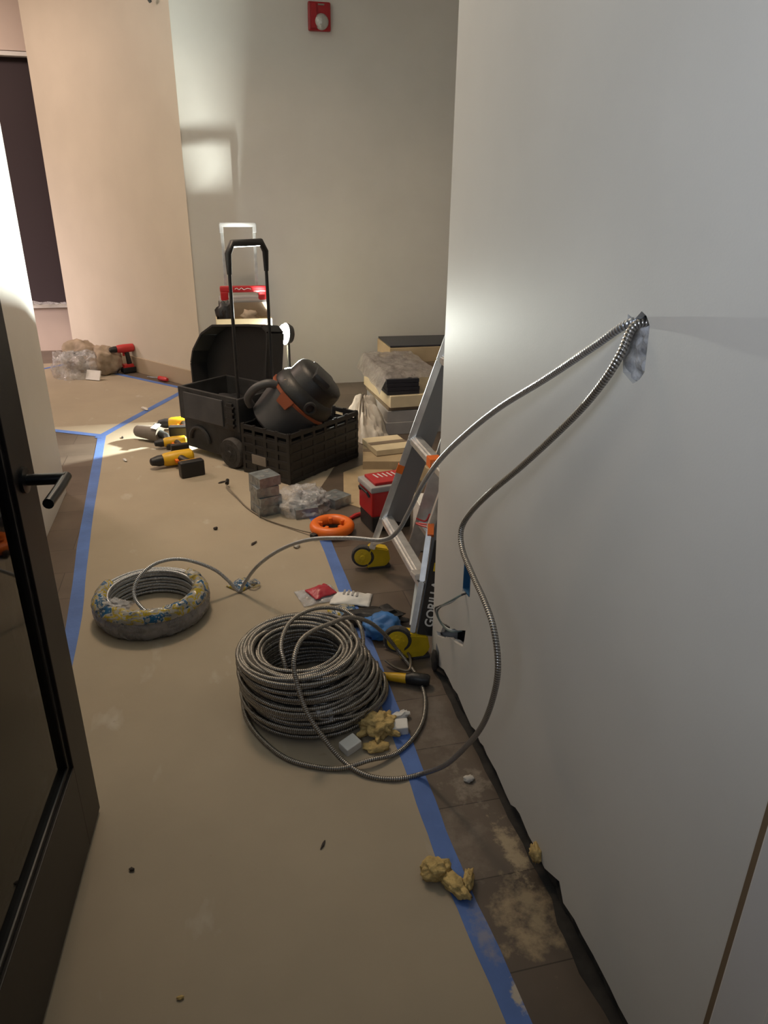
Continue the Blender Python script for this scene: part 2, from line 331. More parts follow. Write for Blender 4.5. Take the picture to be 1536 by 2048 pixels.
def cable(name, pts, r, m, parent=None, seg=12):
    bm = bmesh.new(); uvl = bm.loops.layers.uv.new('UVMap'); pts = [Vector(p) for p in pts]; n = len(pts); rings = []; L = [0.0]; up = None
    for i in range(1, n): L.append(L[-1] + (pts[i] - pts[i - 1]).length)
    for i, p in enumerate(pts):
        t = (pts[min(i + 1, n - 1)] - pts[max(i - 1, 0)]).normalized()
        if up is None: up = Vector((0, 0, 1)) if abs(t.z) < 0.9 else Vector((1, 0, 0))
        u = (up - t * up.dot(t)).normalized(); up = u; v = t.cross(u)
        rings.append([bm.verts.new(p + (u * math.cos(2 * math.pi * k / seg) + v * math.sin(2 * math.pi * k / seg)) * r) for k in range(seg)])
    for i in range(n - 1):
        for k in range(seg):
            k2 = (k + 1) % seg
            f = bm.faces.new((rings[i][k], rings[i][k2], rings[i + 1][k2], rings[i + 1][k])); f.smooth = True
            for lp, (l_, a_) in zip(f.loops, ((L[i], k), (L[i], k + 1), (L[i + 1], k + 1), (L[i + 1], k))): lp[uvl].uv = (l_, a_ / seg)
    bm.faces.new(rings[0][::-1]); bm.faces.new(rings[-1])
    me = bpy.data.meshes.new(name); bm.to_mesh(me); bm.free(); me.materials.append(m)
    o = bpy.data.objects.new(name, me); COL.objects.link(o)
    if parent: o.parent = parent
    return o
def text(name, body, size, m, parent, mtx, ext=0.0006, sx=1.0):
    cu = bpy.data.curves.new(name, 'FONT'); cu.body = body; cu.size = size; cu.extrude = ext; cu.align_x = 'CENTER'; cu.align_y = 'CENTER'; cu.offset = size * 0.02
    o = bpy.data.objects.new(name, cu); COL.objects.link(o)
    dg = bpy.context.evaluated_depsgraph_get(); me = bpy.data.meshes.new_from_object(o.evaluated_get(dg)); me.name = name
    bpy.data.objects.remove(o); bpy.data.curves.remove(cu); me.materials.clear(); me.materials.append(m)
    me.transform(mtx @ Matrix.Diagonal((sx, 1, 1, 1)))
    o2 = bpy.data.objects.new(name, me); COL.objects.link(o2); o2.parent = parent; return o2
def align(a, b):     # matrix carrying +Z onto the segment a->b, origin at a
    a = Vector(a); b = Vector(b); return Matrix.Translation(a) @ (b - a).to_track_quat('Z', 'Y').to_matrix().to_4x4()
def bar(mb, a, b, wx, wy, bev=0.002, roll=0.0):
    a = Vector(a); b = Vector(b); L = (b - a).length
    tmp = bmesh.new(); bmesh.ops.create_cube(tmp, size=1)
    for v in tmp.verts: v.co = Vector((v.co.x * wx, v.co.y * wy, (v.co.z + 0.5) * L))
    if bev: bmesh.ops.bevel(tmp, geom=tmp.edges[:], offset=bev, segments=2, affect='EDGES')
    mb._join(tmp, align(a, b) @ Matrix.Rotation(roll, 4, 'Z')); return mb

# ================================================================ SETTING
H = 3.25
WX = 0.667
struct(MB().box((-0.5, 4.5, -0.03), (9, 11, 0.06)).build('floor', M['floor']))
struct(MB().box((-0.5, 4.5, H + 0.03), (9, 11, 0.06)).build('ceiling', M['ceiling']))
# right wall: one sheet of drywall with its openings and a broken lower edge
def wall_right():
    bm = bmesh.new(); rnd = random.Random(3)
    outer = [(-0.6, H), (-0.6, 0.04)]
    y = -0.55
    while y < 1.95:
        z = 0.052 + rnd.uniform(-0.012, 0.010)
        if 1.02 < y < 1.10: z += 0.022
        if 1.30 < y < 1.36: z -= 0.02
        outer.append((y, z)); y += rnd.uniform(0.025, 0.07)
    outer += [(1.955, 0.03), (1.958, 0.085), (1.992, 0.10), (1.997, 0.0), (2.04, 0.0), (2.04, H)]
    holes = [[(1.089, 1.326), (1.067, 1.321), (1.05, 1.336), (1.035, 1.331), (1.022, 1.318), (1.020, 1.289), (1.017, 1.246), (1.028, 1.232), (1.045, 1.221), (1.079, 1.233), (1.085, 1.255), (1.088, 1.276), (1.082, 1.30)],
             [(2.0, 0.142), (1.955, 0.165), (1.93, 0.205), (1.90, 0.232), (1.86, 0.238), (1.82, 0.264), (1.79, 0.276), (1.76, 0.296), (1.725, 0.318), (1.731, 0.28), (1.742, 0.25), (1.80, 0.225), (1.86, 0.205), (1.93, 0.16), (1.985, 0.134)],
             [(1.772, 0.525), (1.712, 0.537), (1.710, 0.440), (1.772, 0.425)]]
    edges = []
    for lp in [outer] + holes:
        vs = [bm.verts.new((WX, a, b)) for a, b in lp]
        for i in range(len(vs)): edges.append(bm.edges.new((vs[i], vs[(i + 1) % len(vs)])))
    bmesh.ops.triangle_fill(bm, use_beauty=True, edges=edges)
    r = bmesh.ops.extrude_face_region(bm, geom=bm.faces[:])
    bmesh.ops.translate(bm, vec=(0.013, 0, 0), verts=[v for v in r['geom'] if isinstance(v, bmesh.types.BMVert)])
    mb = MB(); mb.bm.free(); mb.bm = bm
    o = mb.build('wall_right', M['wall']); struct(o)
    c = MB(); c.box((0.755, 0.7, H / 2), (0.02, 2.6, H)); c.box((0.715, 0.70, 0.005), (0.06, 2.6, 0.01))
    c.build('wall_cavity', M['cavity'], o)
    e = MB(); e.box((0.7225, 2.03, H / 2), (0.085, 0.02, H)); e.build('wall_end', M['wall'], o)
    # ragged dark insulation seen in the gap under the drywall
    g = MB()
    for i in range(26): g.blob((0.692 + rnd.uniform(-.004, .004), 0.55 + i * 0.055, 0.02), (0.012, 0.04, 0.022), 0.5, 3, i, 2)
    g.build('gap_filler', M['cavity'], o, True)
    # crumpled torn paper left around the two holes
    t = MB()
    def tornfn(u, v):
        yy = 1.022 + 0.064 * u; zz = 1.225 + 0.095 * v
        return (WX + 0.010 + 0.012 * noise.noise(Vector((u * 4, v * 5, 2))), yy, zz)
    t.sheet(tornfn, 10, 14)
    t.build('torn_paper', M['gyp'], o, True, thick=0.001)
    f = MB()
    f.sheet(lambda u, v: (WX + 0.004 + 0.010 * v + 0.004 * noise.noise(Vector((u * 6, v * 4, 3))), 1.74 + 0.25 * u, 0.262 - 0.135 * u - 0.022 * (1 - v) + 0.018 * noise.noise(Vector((u * 5, v * 2, 1)))), 16, 6)
    f.build('torn_flap', M['gyp'], o, True, thick=0.001)
wall_right()
struct(MB().box((-0.905, 1.5, H / 2), (0.15, 4.92, H), bev=0.003).build('wall_left', M['wall']))
struct(MB().box((1.3, 6.23, H / 2), (2.8, 0.16, H)).build('wall_back', M['wall']))
struct(MB().box((2.42, 4.1, H / 2), (0.15, 4.4, H)).build('wall_alcove', M['wall']))
dv = Vector((-1.332 + 0.082, 7.826 - 6.122, 0)); dl = dv.length; dang = math.atan2(dv.y, dv.x); nb = Vector((0.806, 0.592, 0))
cc = Vector((-0.082, 6.122, 0)) + dv.normalized() * dl / 2 + nb * 0.08
p0, p1 = (-0.082, 6.122), (-1.332, 7.826)
struct(MB().prism([p0, p1, (p1[0] + nb.x * 0.16, p1[1] + nb.y * 0.16), (p0[0] - 0.01, p0[1] + 0.16)], H).build('wall_diagonal', M['wall_warm_lit']))
cb = cc - nb * 0.086
struct(MB().box((cb.x, cb.y, 0.07), (dl, 0.012, 0.14), rot=(0, 0, dang), bev=0.003).build('baseboard_diagonal', M['base_tan']))
far = MB(); far.box((-3.0, 8.19, 0.23), (4.4, 0.16, 0.46)); far.box((-3.0, 8.19, 2.98), (4.4, 0.16, 0.66)); far.box((-0.95, 8.19, 1.6), (0.3, 0.16, 3.2))
struct(far.build('wall_far', M['hall_pink']))
win = struct(MB().box((-3.1, 8.21, 1.55), (4.0, 0.02, 2.2)).build('window_1', M['dark_wall']))
MB().box((-3.1, 8.14, 2.625), (4.2, 0.09, 0.035), bev=0.004).build('window_head', M['white'], win)
MB().box((-3.1, 8.10, 0.45), (4.2, 0.12, 0.03), bev=0.004).build('window_sill', M['white'], win)
struct(MB().box((-4.9, 4.5, H / 2), (0.15, 9, H)).build('wall_hall', M['hall_pink']))
tr = MB(); tr.box((0.660, 0.495, 1.06), (0.016, 0.142, 2.12), bev=0.003); tr.box((0.654, 0.455, 1.06), (0.014, 0.060, 2.12), bev=0.003)
struct(tr.build('trim_1', M['white_trim']))
struct(MB().box((0.6615, 0.5725, 1.06), (0.010, 0.012, 2.12)).build('trim_2', M['brown_trim']))

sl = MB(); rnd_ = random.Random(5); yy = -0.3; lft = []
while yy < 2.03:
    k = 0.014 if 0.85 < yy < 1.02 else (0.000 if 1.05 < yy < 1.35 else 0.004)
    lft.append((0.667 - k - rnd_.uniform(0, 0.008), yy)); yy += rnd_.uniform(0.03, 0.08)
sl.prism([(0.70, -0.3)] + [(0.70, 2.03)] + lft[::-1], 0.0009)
struct(sl.build('trim_3', M['cavity']))  # flat dark strip on the floor, painting the shade of the wall-base gap

# black glazed door standing open on the left
dA = Vector((-0.386, 1.575, 0)); dB = Vector((-0.455, 0.70, 0)); dd = (dB - dA).normalized()
door = thing('door_1', (dA.x, dA.y, 0), '', ''); del door['label'], door['category']; door['kind'] = 'structure'
door.rotation_euler = (0, 0, math.atan2(dd.y, dd.x))          # local +x runs from the free edge to the hinge, local +y faces the corridor's right side
DW = (dB - dA).length
fr = MB()
T = 0.045
fr.box((0.062, -T / 2, 1.07), (0.124, T, 2.12), bev=0.002); fr.box((DW - 0.062, -T / 2, 1.07), (0.124, T, 2.12), bev=0.002)
fr.box((DW / 2, -T / 2, 0.135), (DW - 0.24, T - 0.001, 0.25), bev=0.002); fr.box((DW / 2, -T / 2, 2.06), (DW - 0.24, T - 0.001, 0.14), bev=0.002)
fr.build('door_frame', M['black_frame'], door)
bd = MB()
for (x0, z0, x1, z1) in ((0.130, 0.26, 0.130, 2.0), (DW - 0.130, 0.26, DW - 0.130, 2.0)): bd.box((x0, -T / 2, 1.13), (0.022, T - 0.014, 1.75), bev=0.004)
bd.box((DW / 2, -T / 2, 0.267), (DW - 0.25, T - 0.014, 0.016), bev=0.004)
bd.build('glazing_bead', M['black_bead'], door)
MB().box((DW / 2, -T / 2, 1.13), (DW - 0.26, 0.008, 1.74)).build('glass', M['glass'], door)
hd = MB()
hx, hz = 0.075, 0.965
hd.lathe([(0.027, 0), (0.027, 0.008), (0.012, 0.010), (0.012, 0.083)], Matrix.Translation((hx, -0.001, hz)) @ Matrix.Rotation(R_(-90), 4, 'X'), 24)
hd.tube(spline([(hx - 0.012, 0.081, hz), (hx + 0.05, 0.083, hz), (hx + 0.13, 0.081, hz - 0.002)], 6), 0.0105, 12)
hd.build('door_handle', M['black_bead'], door, True)

# ================================================================ FLOOR COVERINGS
def slab(poly, z0, h, name, m): 
    return MB().prism(poly, h, Matrix.Translation((0, 0, z0))).build(name, m)
tag(slab([(-0.60, -0.3), (0.478, -0.3), (0.475, 0.9), (0.463, 1.5), (0.452, 3.07), (0.43, 3.5), (0.6, 3.9), (1.0, 4.9), (0.7, 5.9), (-0.25, 6.05), (-0.756, 4.976), (-0.66, 3.43), (-0.585, 2.47), (-0.60, 1.5)], 0.0, 0.0012, 'floor_paper', M['paper']),
    'long tan floor protection paper running down the corridor under the cable coils', 'floor paper')
tag(slab([(-0.756, 4.976), (-0.27, 6.07), (-0.30, 6.24), (-1.40, 7.46), (-3.2, 7.3), (-3.2, 5.3), (-1.068, 5.155)], 0.0, 0.0014, 'floor_paper', M['paper']),
    'tan floor protection paper by the diagonal wall in front of the plastic bags', 'floor paper')
tag(slab([(0.62, 3.5), (0.80, 3.28), (1.04, 3.45), (0.97, 4.15), (0.70, 3.95)], 0.0008, 0.003, 'cardboard_sheet', M['card']),
    'flat tan cardboard sheet on the floor behind the red tool box', 'cardboard')
def tape_strip(pts, wd, z, label):
    P = spline(pts, 6); mb = MB(); Lv = []; n = len(P)
    for i, p in enumerate(P):
        t = (P[min(i + 1, n - 1)] - P[max(i - 1, 0)]).normalized(); s = Vector((-t.y, t.x, 0)); k = wd / 2 * (1 + 0.05 * math.sin(i * 1.7))
        zz = Vector((0, 0, z + 0.0006)); Lv.append([mb.bm.verts.new(p + s * k + Vector((0, 0, z))), mb.bm.verts.new(p - s * k + Vector((0, 0, z))), mb.bm.verts.new(p - s * k + zz), mb.bm.verts.new(p + s * k + zz)])
    for i in range(n - 1):
        for k in range(4): mb.bm.faces.new((Lv[i][k], Lv[i][(k + 1) % 4], Lv[i + 1][(k + 1) % 4], Lv[i + 1][k]))
    mb.bm.faces.new(Lv[0]); mb.bm.faces.new(Lv[-1][::-1])
    return tag(mb.build('tape_strip', M['tape']), label, 'tape', 'blue tape on the floor')
tape_strip([(0.492, 0.2, 0), (0.482, 0.83, 0), (0.463, 1.2, 0), (0.464, 1.55, 0), (0.46, 2.2, 0), (0.452, 3.07, 0), (0.43, 3.48, 0)], 0.052, 0.0013, 'long blue tape strip along the paper edge beside the right wall')
tape_strip([(-0.61, -0.1, 0), (-0.605, 1.0, 0), (-0.592, 1.9, 0), (-0.588, 2.47, 0), (-0.663, 3.43, 0), (-0.76, 4.98, 0)], 0.052, 0.0013, 'blue tape strip on the floor between the glass door and the shrink wrapped coil')
tape_strip([(-1.25, 5.26, 0), (-1.068, 5.155, 0), (-0.77, 4.985, 0)], 0.05, 0.0016, 'short blue tape strip reaching from the white wall end to the tape corner')
tape_strip([(-0.78, 4.93, 0), (-0.52, 5.52, 0), (-0.26, 6.08, 0)], 0.052, 0.0021, 'blue tape strip slanting from the tape corner to behind the black rolling tote')
tape_strip([(-0.25, 6.21, 0), (-0.62, 6.62, 0), (-1.05, 7.1, 0)], 0.045, 0.0016, 'thin blue tape strip along the foot of the diagonal wall by the screwdriver')
tape_strip([(-1.75, 7.02, 0), (-1.5, 7.227, 0), (-1.25, 7.5, 0)], 0.045, 0.0022, 'farthest blue tape strip, behind the plastic bags')

# ================================================================ CABLE COILS
CR = 0.0068
# --- coil 2: bare armoured cable, tall pile with loose loops and a run up into the wall hole
c2 = thing('cable_coil', (0.225, 1.93, 0.0), 'large bare grey armoured cable coil piled beside the blue tape with loose loops', 'cable coil')
def inv(P): return [Vector(p) - Vector((0.225, 1.93, 0)) for p in P]
rnd = random.Random(11)
pts = []
layers = 15
for k in range(layers):
    z = 0.008 + k * 0.0138
    fr_ = k / (layers - 1)
    cx = 0.012 - 0.045 * fr_; cy = -0.005 + 0.01 * fr_
    nsub = 3 if fr_ < 0.6 else 5
    for sub in range(nsub):
        r0 = 0.220 - 0.030 * max(0, fr_ - 0.45) - 0.0150 * sub - 0.014 * fr_ + rnd.uniform(-0.008, 0.008)
        ex = rnd.uniform(-0.007, 0.007); ey = rnd.uniform(-0.005, 0.005); tl = rnd.uniform(-0.016, 0.016); ph = rnd.uniform(0, 6.28); dz = rnd.uniform(-0.002, 0.004)
        for a in range(40):
            th = 2 * math.pi * a / 40 * (1 if sub % 2 == 0 else 1)
            blend = 1.0
            r = r0 + 0.003 * math.sin(3 * th + ph)
            pts.append(Vector((cx + ex + r * math.cos(th), cy + ey + r * math.sin(th), max(0.0085, z + dz + tl * math.sin(th + ph) * fr_ - 0.004 * sub * fr_))))
# soften the steps from turn to turn
for it in range(3):
    pts = [pts[0]] + [(pts[i - 1] + pts[i] * 2 + pts[i + 1]) / 4 for i in range(1, len(pts) - 1)] + [pts[-1]]
cable('winding', pts, CR, M['cable_warm'], c2, 9)
run2 = [(0.76, 1.03, 1.30), (0.70, 1.045, 1.315), (0.660, 1.052, 1.314), (0.640, 1.047, 1.273), (0.630, 1.065, 1.229), (0.625, 1.123, 1.162), (0.615, 1.203, 1.083), (0.6, 1.303, 0.988), (0.58, 1.404, 0.894), (0.568, 1.485, 0.812), (0.558, 1.515, 0.755), (0.552, 1.482, 0.716), (0.550, 1.401, 0.691), (0.55, 1.314, 0.667), (0.55, 1.253, 0.634), (0.55, 1.216, 0.567), (0.55, 1.224, 0.482), (0.545, 1.262, 0.367), (0.535, 1.337, 0.238), (0.515, 1.42, 0.11), (0.471, 1.499, 0.014), (0.4, 1.503, 0.0085), (0.328, 1.533, 0.0085), (0.268, 1.592, 0.022), (0.215, 1.640, 0.085), (0.179, 1.68, 0.147), (0.159, 1.72, 0.225), (0.158, 1.75, 0.273), (0.183, 1.8, 0.300), (0.228, 1.86, 0.292), (0.291, 1.92, 0.272), (0.364, 1.99, 0.243), (0.44, 2.03, 0.19), (0.505, 2.055, 0.11), (0.56, 2.045, 0.03), (0.585, 1.97, 0.0085), (0.589, 1.90, 0.0085), (0.579, 1.818, 0.0085), (0.545, 1.725, 0.0085), (0.491, 1.65, 0.0085), (0.424, 1.599, 0.0085), (0.344, 1.576, 0.022), (0.257, 1.575, 0.010), (0.176, 1.606, 0.0085), (0.11, 1.655, 0.0085), (0.059, 1.731, 0.0085), (0.022, 1.817, 0.010), (0.006, 1.90, 0.02), (0.018, 1.98, 0.03), (0.06, 2.05, 0.04)]
cable('loose_run', spline(inv(run2), 10), CR * 1.02, M['cable_warm'], c2, 12)
l3 = [(0.145, 1.84, 0.10), (0.14, 1.86, 0.179), (0.134, 1.9, 0.215), (0.145, 1.94, 0.237), (0.173, 1.99, 0.25), (0.219, 2.04, 0.248), (0.282, 2.08, 0.236), (0.354, 2.09, 0.215), (0.400, 2.05, 0.195), (0.408, 1.98, 0.172), (0.385, 1.91, 0.140), (0.34, 1.86, 0.11)]
cable('loose_loop', spline(inv(l3), 10), CR, M['cable_warm'], c2, 12)
for k in range(7):       # slack turns slumped over the right side of the pile
    q = []; r0 = 0.205 - 0.004 * k + rnd.uniform(-0.006, 0.006); z0 = 0.035 + 0.023 * k; tl = rnd.uniform(0.012, 0.03); ph = rnd.uniform(-0.5, 0.5); ox = 0.040 - 0.007 * k; oy = rnd.uniform(-0.012, 0.006)
    for a in range(49):
        th = 2 * math.pi * a / 48; q.append(Vector((ox + r0 * math.cos(th), oy + r0 * 0.97 * math.sin(th), max(0.009, z0 - tl * math.cos(th + ph) + 0.004 * math.sin(3 * th + k)) + 0.012 * a / 48)))
    cable('slack_turn', q, CR, M['cable_warm'], c2, 10)
tz = MB(); tz.box((0.0, -0.205, 0.105), (0.03, 0.03, 0.008), rot=(0.3, 0.2, 0.3)); tz.box((0.032, -0.205, 0.082), (0.006, 0.03, 0.04), rot=(0.2, 0.3, 0.1)); tz.box((0.018, -0.212, 0.1), (0.035, 0.02, 0.006), rot=(0.1, -0.3, 0.1))
tz.build('wire_tie', M['film'], c2)
# --- coil 1: armoured cable still partly in its printed wrap
c1 = thing('cable_coil', (-0.302, 2.572, 0.0), 'smaller cable coil in torn blue and yellow printed shrink wrap on the paper', 'cable coil')
pts = []
for k in range(7):
    for sub in range(3):
        r0 = 0.195 - 0.016 * sub + rnd.uniform(-0.003, 0.003); z = 0.009 + k * 0.0142 + 0.002 * sub; ph = rnd.uniform(0, 6.28)
        for a in range(40):
            th = 2 * math.pi * a / 40
            pts.append(Vector((r0 * math.cos(th), r0 * math.sin(th) * 0.98, z + 0.002 * math.sin(th + ph))))
for it in range(3):
    pts = [pts[0]] + [(pts[i - 1] + pts[i] * 2 + pts[i + 1]) / 4 for i in range(1, len(pts) - 1)] + [pts[-1]]
cable('winding', pts, CR, M['cable'], c1, 9)
run1 = [(0.77, 1.07, 1.31), (0.70, 1.072, 1.318), (0.662, 1.078, 1.312), (0.645, 1.15, 1.261), (0.626, 1.28, 1.177), (0.606, 1.45, 1.075), (0.585, 1.6, 0.967), (0.573, 1.75, 0.852), (0.562, 1.87, 0.734), (0.549, 1.95, 0.623), (0.53, 2.02, 0.522), (0.495, 2.08, 0.466), (0.41, 2.2, 0.425), (0.292, 2.36, 0.356), (0.193, 2.5, 0.256), (0.109, 2.59, 0.15), (0.056, 2.64, 0.054), (0.036, 2.653, 0.012), (0.020, 2.657, 0.018), (-0.012, 2.66, 0.063), (-0.057, 2.66, 0.114), (-0.131, 2.65, 0.164), (-0.203, 2.63, 0.195), (-0.277, 2.6, 0.197), (-0.333, 2.57, 0.167), (-0.358, 2.54, 0.126), (-0.348, 2.51, 0.088), (-0.304, 2.475, 0.05), (-0.25, 2.45, 0.03)]
cable('loose_run', spline([Vector(p) - Vector((-0.302, 2.572, 0)) for p in run1], 12), CR * 1.05, M['cable'], c1, 14)
def wrapfn(a0, a1, s0, s1, rr=0.036, cz=0.056, hz=0.062, rc=0.182, seed=1.0):
    def fn(u, v):
        th = a0 + (a1 - a0) * u; ph = s0 + (s1 - s0) * v
        k = 1 + 0.10 * noise.noise(Vector((th * 5, ph * 2.5, seed))) + 0.05 * noise.noise(Vector((th * 14, ph * 7, seed)))
        r = rc + rr * math.cos(ph) * k
        return (r * math.cos(th), r * math.sin(th) * 0.99, max(0.002, cz + hz * math.sin(ph) * k))
    return fn
MB().sheet(wrapfn(R_(150), R_(385), R_(-80), R_(28)), 60, 12).build('clear_wrap', M['film_grey'], c1, True, thick=0.0005, angle=60)
MB().sheet(wrapfn(R_(150), R_(400), R_(22), R_(140), 0.038, seed=2.2), 70, 12).build('printed_wrap', M['film_print'], c1, True, thick=0.0005, angle=60)
sc_ = MB(); sc_.blob((0.0, -0.09, 0.02), (0.07, 0.05, 0.03), 0.6, 3, 5, 3, flat=0.002); sc_.blob((-0.11, -0.08, 0.10), (0.05, 0.03, 0.015), 0.7, 3, 9, 3, rot=(0.3, 0.4, 0.8))
sc_.build('torn_film', M['film'], c1, True)

# ================================================================ METAL BOXES
def metal_box(loc, rz, label, tilt=(0, 0), s=0.118, h=0.050):
    t = thing('junction_box', loc, label, 'junction box', rz, 'steel junction boxes by the crate'); t.rotation_euler = (tilt[0], tilt[1], rz)
    b = MB(); wl = 0.003
    b.box((0, 0, h - wl / 2), (s, s, wl))
    for sx, sy, dx, dy in ((s / 2 - wl / 2, 0, wl, s), (-s / 2 + wl / 2, 0, wl, s), (0, s / 2 - wl / 2, s - 2 * wl, wl), (0, -s / 2 + wl / 2, s - 2 * wl, wl)): b.box((sx, sy, h / 2 - wl / 2), (dx, dy, h - wl))
    b.build('body', M['galv'], t)
    for ang in range(4):
        for off in (-0.028, 0.028):
            mt = Matrix.Rotation(ang * math.pi / 2, 4, 'Z') @ Matrix.Translation((off, -s / 2, h * 0.5)) @ Matrix.Rotation(R_(90), 4, 'X')
            MB().lathe([(0.0125, 0), (0.0125, 0.0012), (0.0105, 0.0012)], mt, 16).build('knockout', M['alu_web'], t)
    for a in (-0.025, 0.025): MB().lathe([(0.0125, 0), (0.0125, 0.0012), (0.0105, 0.0012)], Matrix.Translation((a, a, h)), 16).build('knockout', M['alu_web'], t)
    return t
for i, (dx, dy, rz, w_) in enumerate([(0, 0, 18, 'bottom box of the stack of four grey steel boxes by the black crate'), (0.004, -0.003, 22, 'second lowest grey steel box in the stack of four by the crate'), (-0.003, 0.002, 15, 'third box up in the stack of four grey steel boxes by the crate'), (0.003, 0.006, 24, 'topmost grey steel box of the stack of four by the black crate')]):
    metal_box((0.208 + dx, 3.468 + dy, 0.0015 + i * 0.0515), R_(rz), w_)
metal_box((0.395, 3.40, 0.0015), R_(10), 'grey steel box at the front under the clear plastic bag')
metal_box((0.43, 3.53, 0.0015), R_(-20), 'grey steel box behind, wrapped in the clear plastic bag')
metal_box((0.575, 3.50, 0.0015), R_(35), 'grey steel box lying right of the clear plastic bag')
def bagfn(cx, cy, rx, ry, h, seed, pw=0.7):
    def fn(u, v):
        a = 2 * math.pi * u; q = v
        n1 = noise.noise(Vector((math.cos(a) * 2, math.sin(a) * 2, seed + v * 3))); n2 = noise.noise(Vector((math.cos(a) * 6, math.sin(a) * 6, seed + v * 8)))
        r = math.sin(q * math.pi / 2) ** 0.55 * (1 + 0.22 * n1 + 0.10 * n2)
        z = h * (1 - q ** 2.6) * (1 + 0.3 * n1 + 0.22 * n2)
        return (cx + rx * r * math.cos(a), cy + ry * r * math.sin(a), max(0.003, z))
    return fn
tag(MB().sheet(bagfn(0.40, 3.49, 0.155, 0.15, 0.085, 3.0), 48, 16).build('plastic_bag', M['film'], None, True, angle=70), 'crumpled clear plastic bag over grey steel boxes near the black crate', 'plastic bag')

# ================================================================ FISH TAPE
ft = thing('fish_tape', (0.50, 3.155, 0.0015), 'orange ring shaped fish tape reel lying on the blue tape', 'fish tape')
mb = MB(); rg = []
for a in range(48):
    th = 2 * math.pi * a / 48; rg.append((0.083 * math.cos(th), 0.083 * math.sin(th), 0.030))
mb.tube(rg, 0.026, 14, closed=True)
for k in range(5):
    th = k * 2 * math.pi / 5 + 0.3; mb.box((0.060 * math.cos(th), 0.060 * math.sin(th), 0.036), (0.03, 0.018, 0.03), rot=(0, 0, th), bev=0.005)
mb.build('reel_case', M['orange'], ft, True)
MB().box((-0.085, -0.055, 0.018), (0.06, 0.03, 0.022), rot=(0, 0, 0.6), bev=0.005).build('tape_guide', M['black'], ft)
mt = [(-0.11, -0.02, 0.015), (-0.18, 0.06, 0.008), (-0.30, 0.20, 0.006), (-0.38, 0.36, 0.006), (-0.43, 0.52, 0.01), (-0.475, 0.66, 0.02), (-0.472, 0.70, 0.03)]
MB().tube(spline(mt, 8), 0.0035, 8).build('steel_tape', M['steel'], ft, True)
MB().tube([(-0.474, 0.68, 0.03), (-0.470, 0.72, 0.034)], [0.011, 0.010], 10).build('tape_end', M['black'], ft, True)

# ================================================================ ROLLING TOTE
RZ = math.atan2(0.65, 0.76)
tote = thing('rolling_tote', (0.120, 4.150, 0.0), 'black rolling tool tote with open lid and raised pull handle', 'tool tote', RZ)
# local x = width (away right), local y = length (away left)
TL, TW, TH = 0.52, 0.40, 0.42
b = MB(); wl = 0.02
def frame_walls(mb, x0, x1, y0, y1, z0, z1, wl):
    mb.box(((x0 + x1) / 2, y0 + wl / 2, (z0 + z1) / 2), (x1 - x0, wl, z1 - z0), bev=0.006); mb.box(((x0 + x1) / 2, y1 - wl / 2, (z0 + z1) / 2), (x1 - x0, wl, z1 - z0), bev=0.006)
    mb.box((x0 + wl / 2, (y0 + y1) / 2, (z0 + z1) / 2), (wl, y1 - y0 - 2 * wl + 0.002, z1 - z0), bev=0.004); mb.box((x1 - wl / 2, (y0 + y1) / 2, (z0 + z1) / 2), (wl, y1 - y0 - 2 * wl + 0.002, z1 - z0), bev=0.004)
frame_walls(b, 0.012, TW, 0, TL - 0.02, 0.04, 0.22, wl); frame_walls(b, 0, TW, -0.01, TL, 0.22, TH, wl)
b.box((TW / 2, TL / 2, 0.05), (TW - 0.03, TL - 0.04, 0.02))
b.build('body', M['black_worn'], tote)
p = MB(); p.box((-0.004, TL * 0.56, 0.315), (0.012, TL * 0.66, 0.16), bev=0.005); p.build('side_panel', M['char'], tote)
p = MB()
for k in range(4): p.box((-0.004, 0.055, 0.26 + k * 0.035), (0.022, 0.075, 0.014), bev=0.005)
p.box((-0.008, 0.055, 0.315), (0.012, 0.05, 0.15), bev=0.004); p.build('latch', M['black'], tote)
arch = MB(); arch.tube([(0.006, 0.36 + 0.085 * math.cos(t), 0.10 + 0.085 * math.sin(t)) for t in [math.pi * i / 14 for i in range(15)]], 0.012, 8); arch.build('wheel_arch', M['black_worn'], tote, True)
def wheel(name, c, r, wd, ax, parent, tire, hub, hubr=0.6):
    q = Vector(ax).normalized(); mt = Matrix.Translation(c) @ q.to_track_quat('Z', 'Y').to_matrix().to_4x4() @ Matrix.Translation((0, 0, -wd / 2))
    w_ = MB().lathe([(r * 0.62, 0), (r * 0.92, 0), (r, wd * 0.22), (r, wd * 0.78), (r * 0.92, wd), (r * 0.62, wd)], mt, 36).build(name, tire, parent, True)
    h = MB(); h.lathe([(r * hubr, -0.002), (r * hubr, wd + 0.003), (r * 0.22, wd + 0.006), (r * 0.2, wd + 0.012)], mt, 28)
    for k in range(7):
        h.box(mt @ Vector((r * 0.42 * math.cos(k * 0.9), r * 0.42 * math.sin(k * 0.9), wd + 0.004)), (0.006, 0.006, 0.006))
    h.build('hub', hub, w_, True); return w_
wheel('wheel', (-0.015, 0.045, 0.092), 0.092, 0.05, (-1, 0, 0), tote, M['rubber'], M['black_worn'], 0.62)
wheel('wheel', (TW + 0.02, 0.045, 0.092), 0.092, 0.05, (1, 0, 0), tote, M['rubber'], M['black_worn'], 0.62)
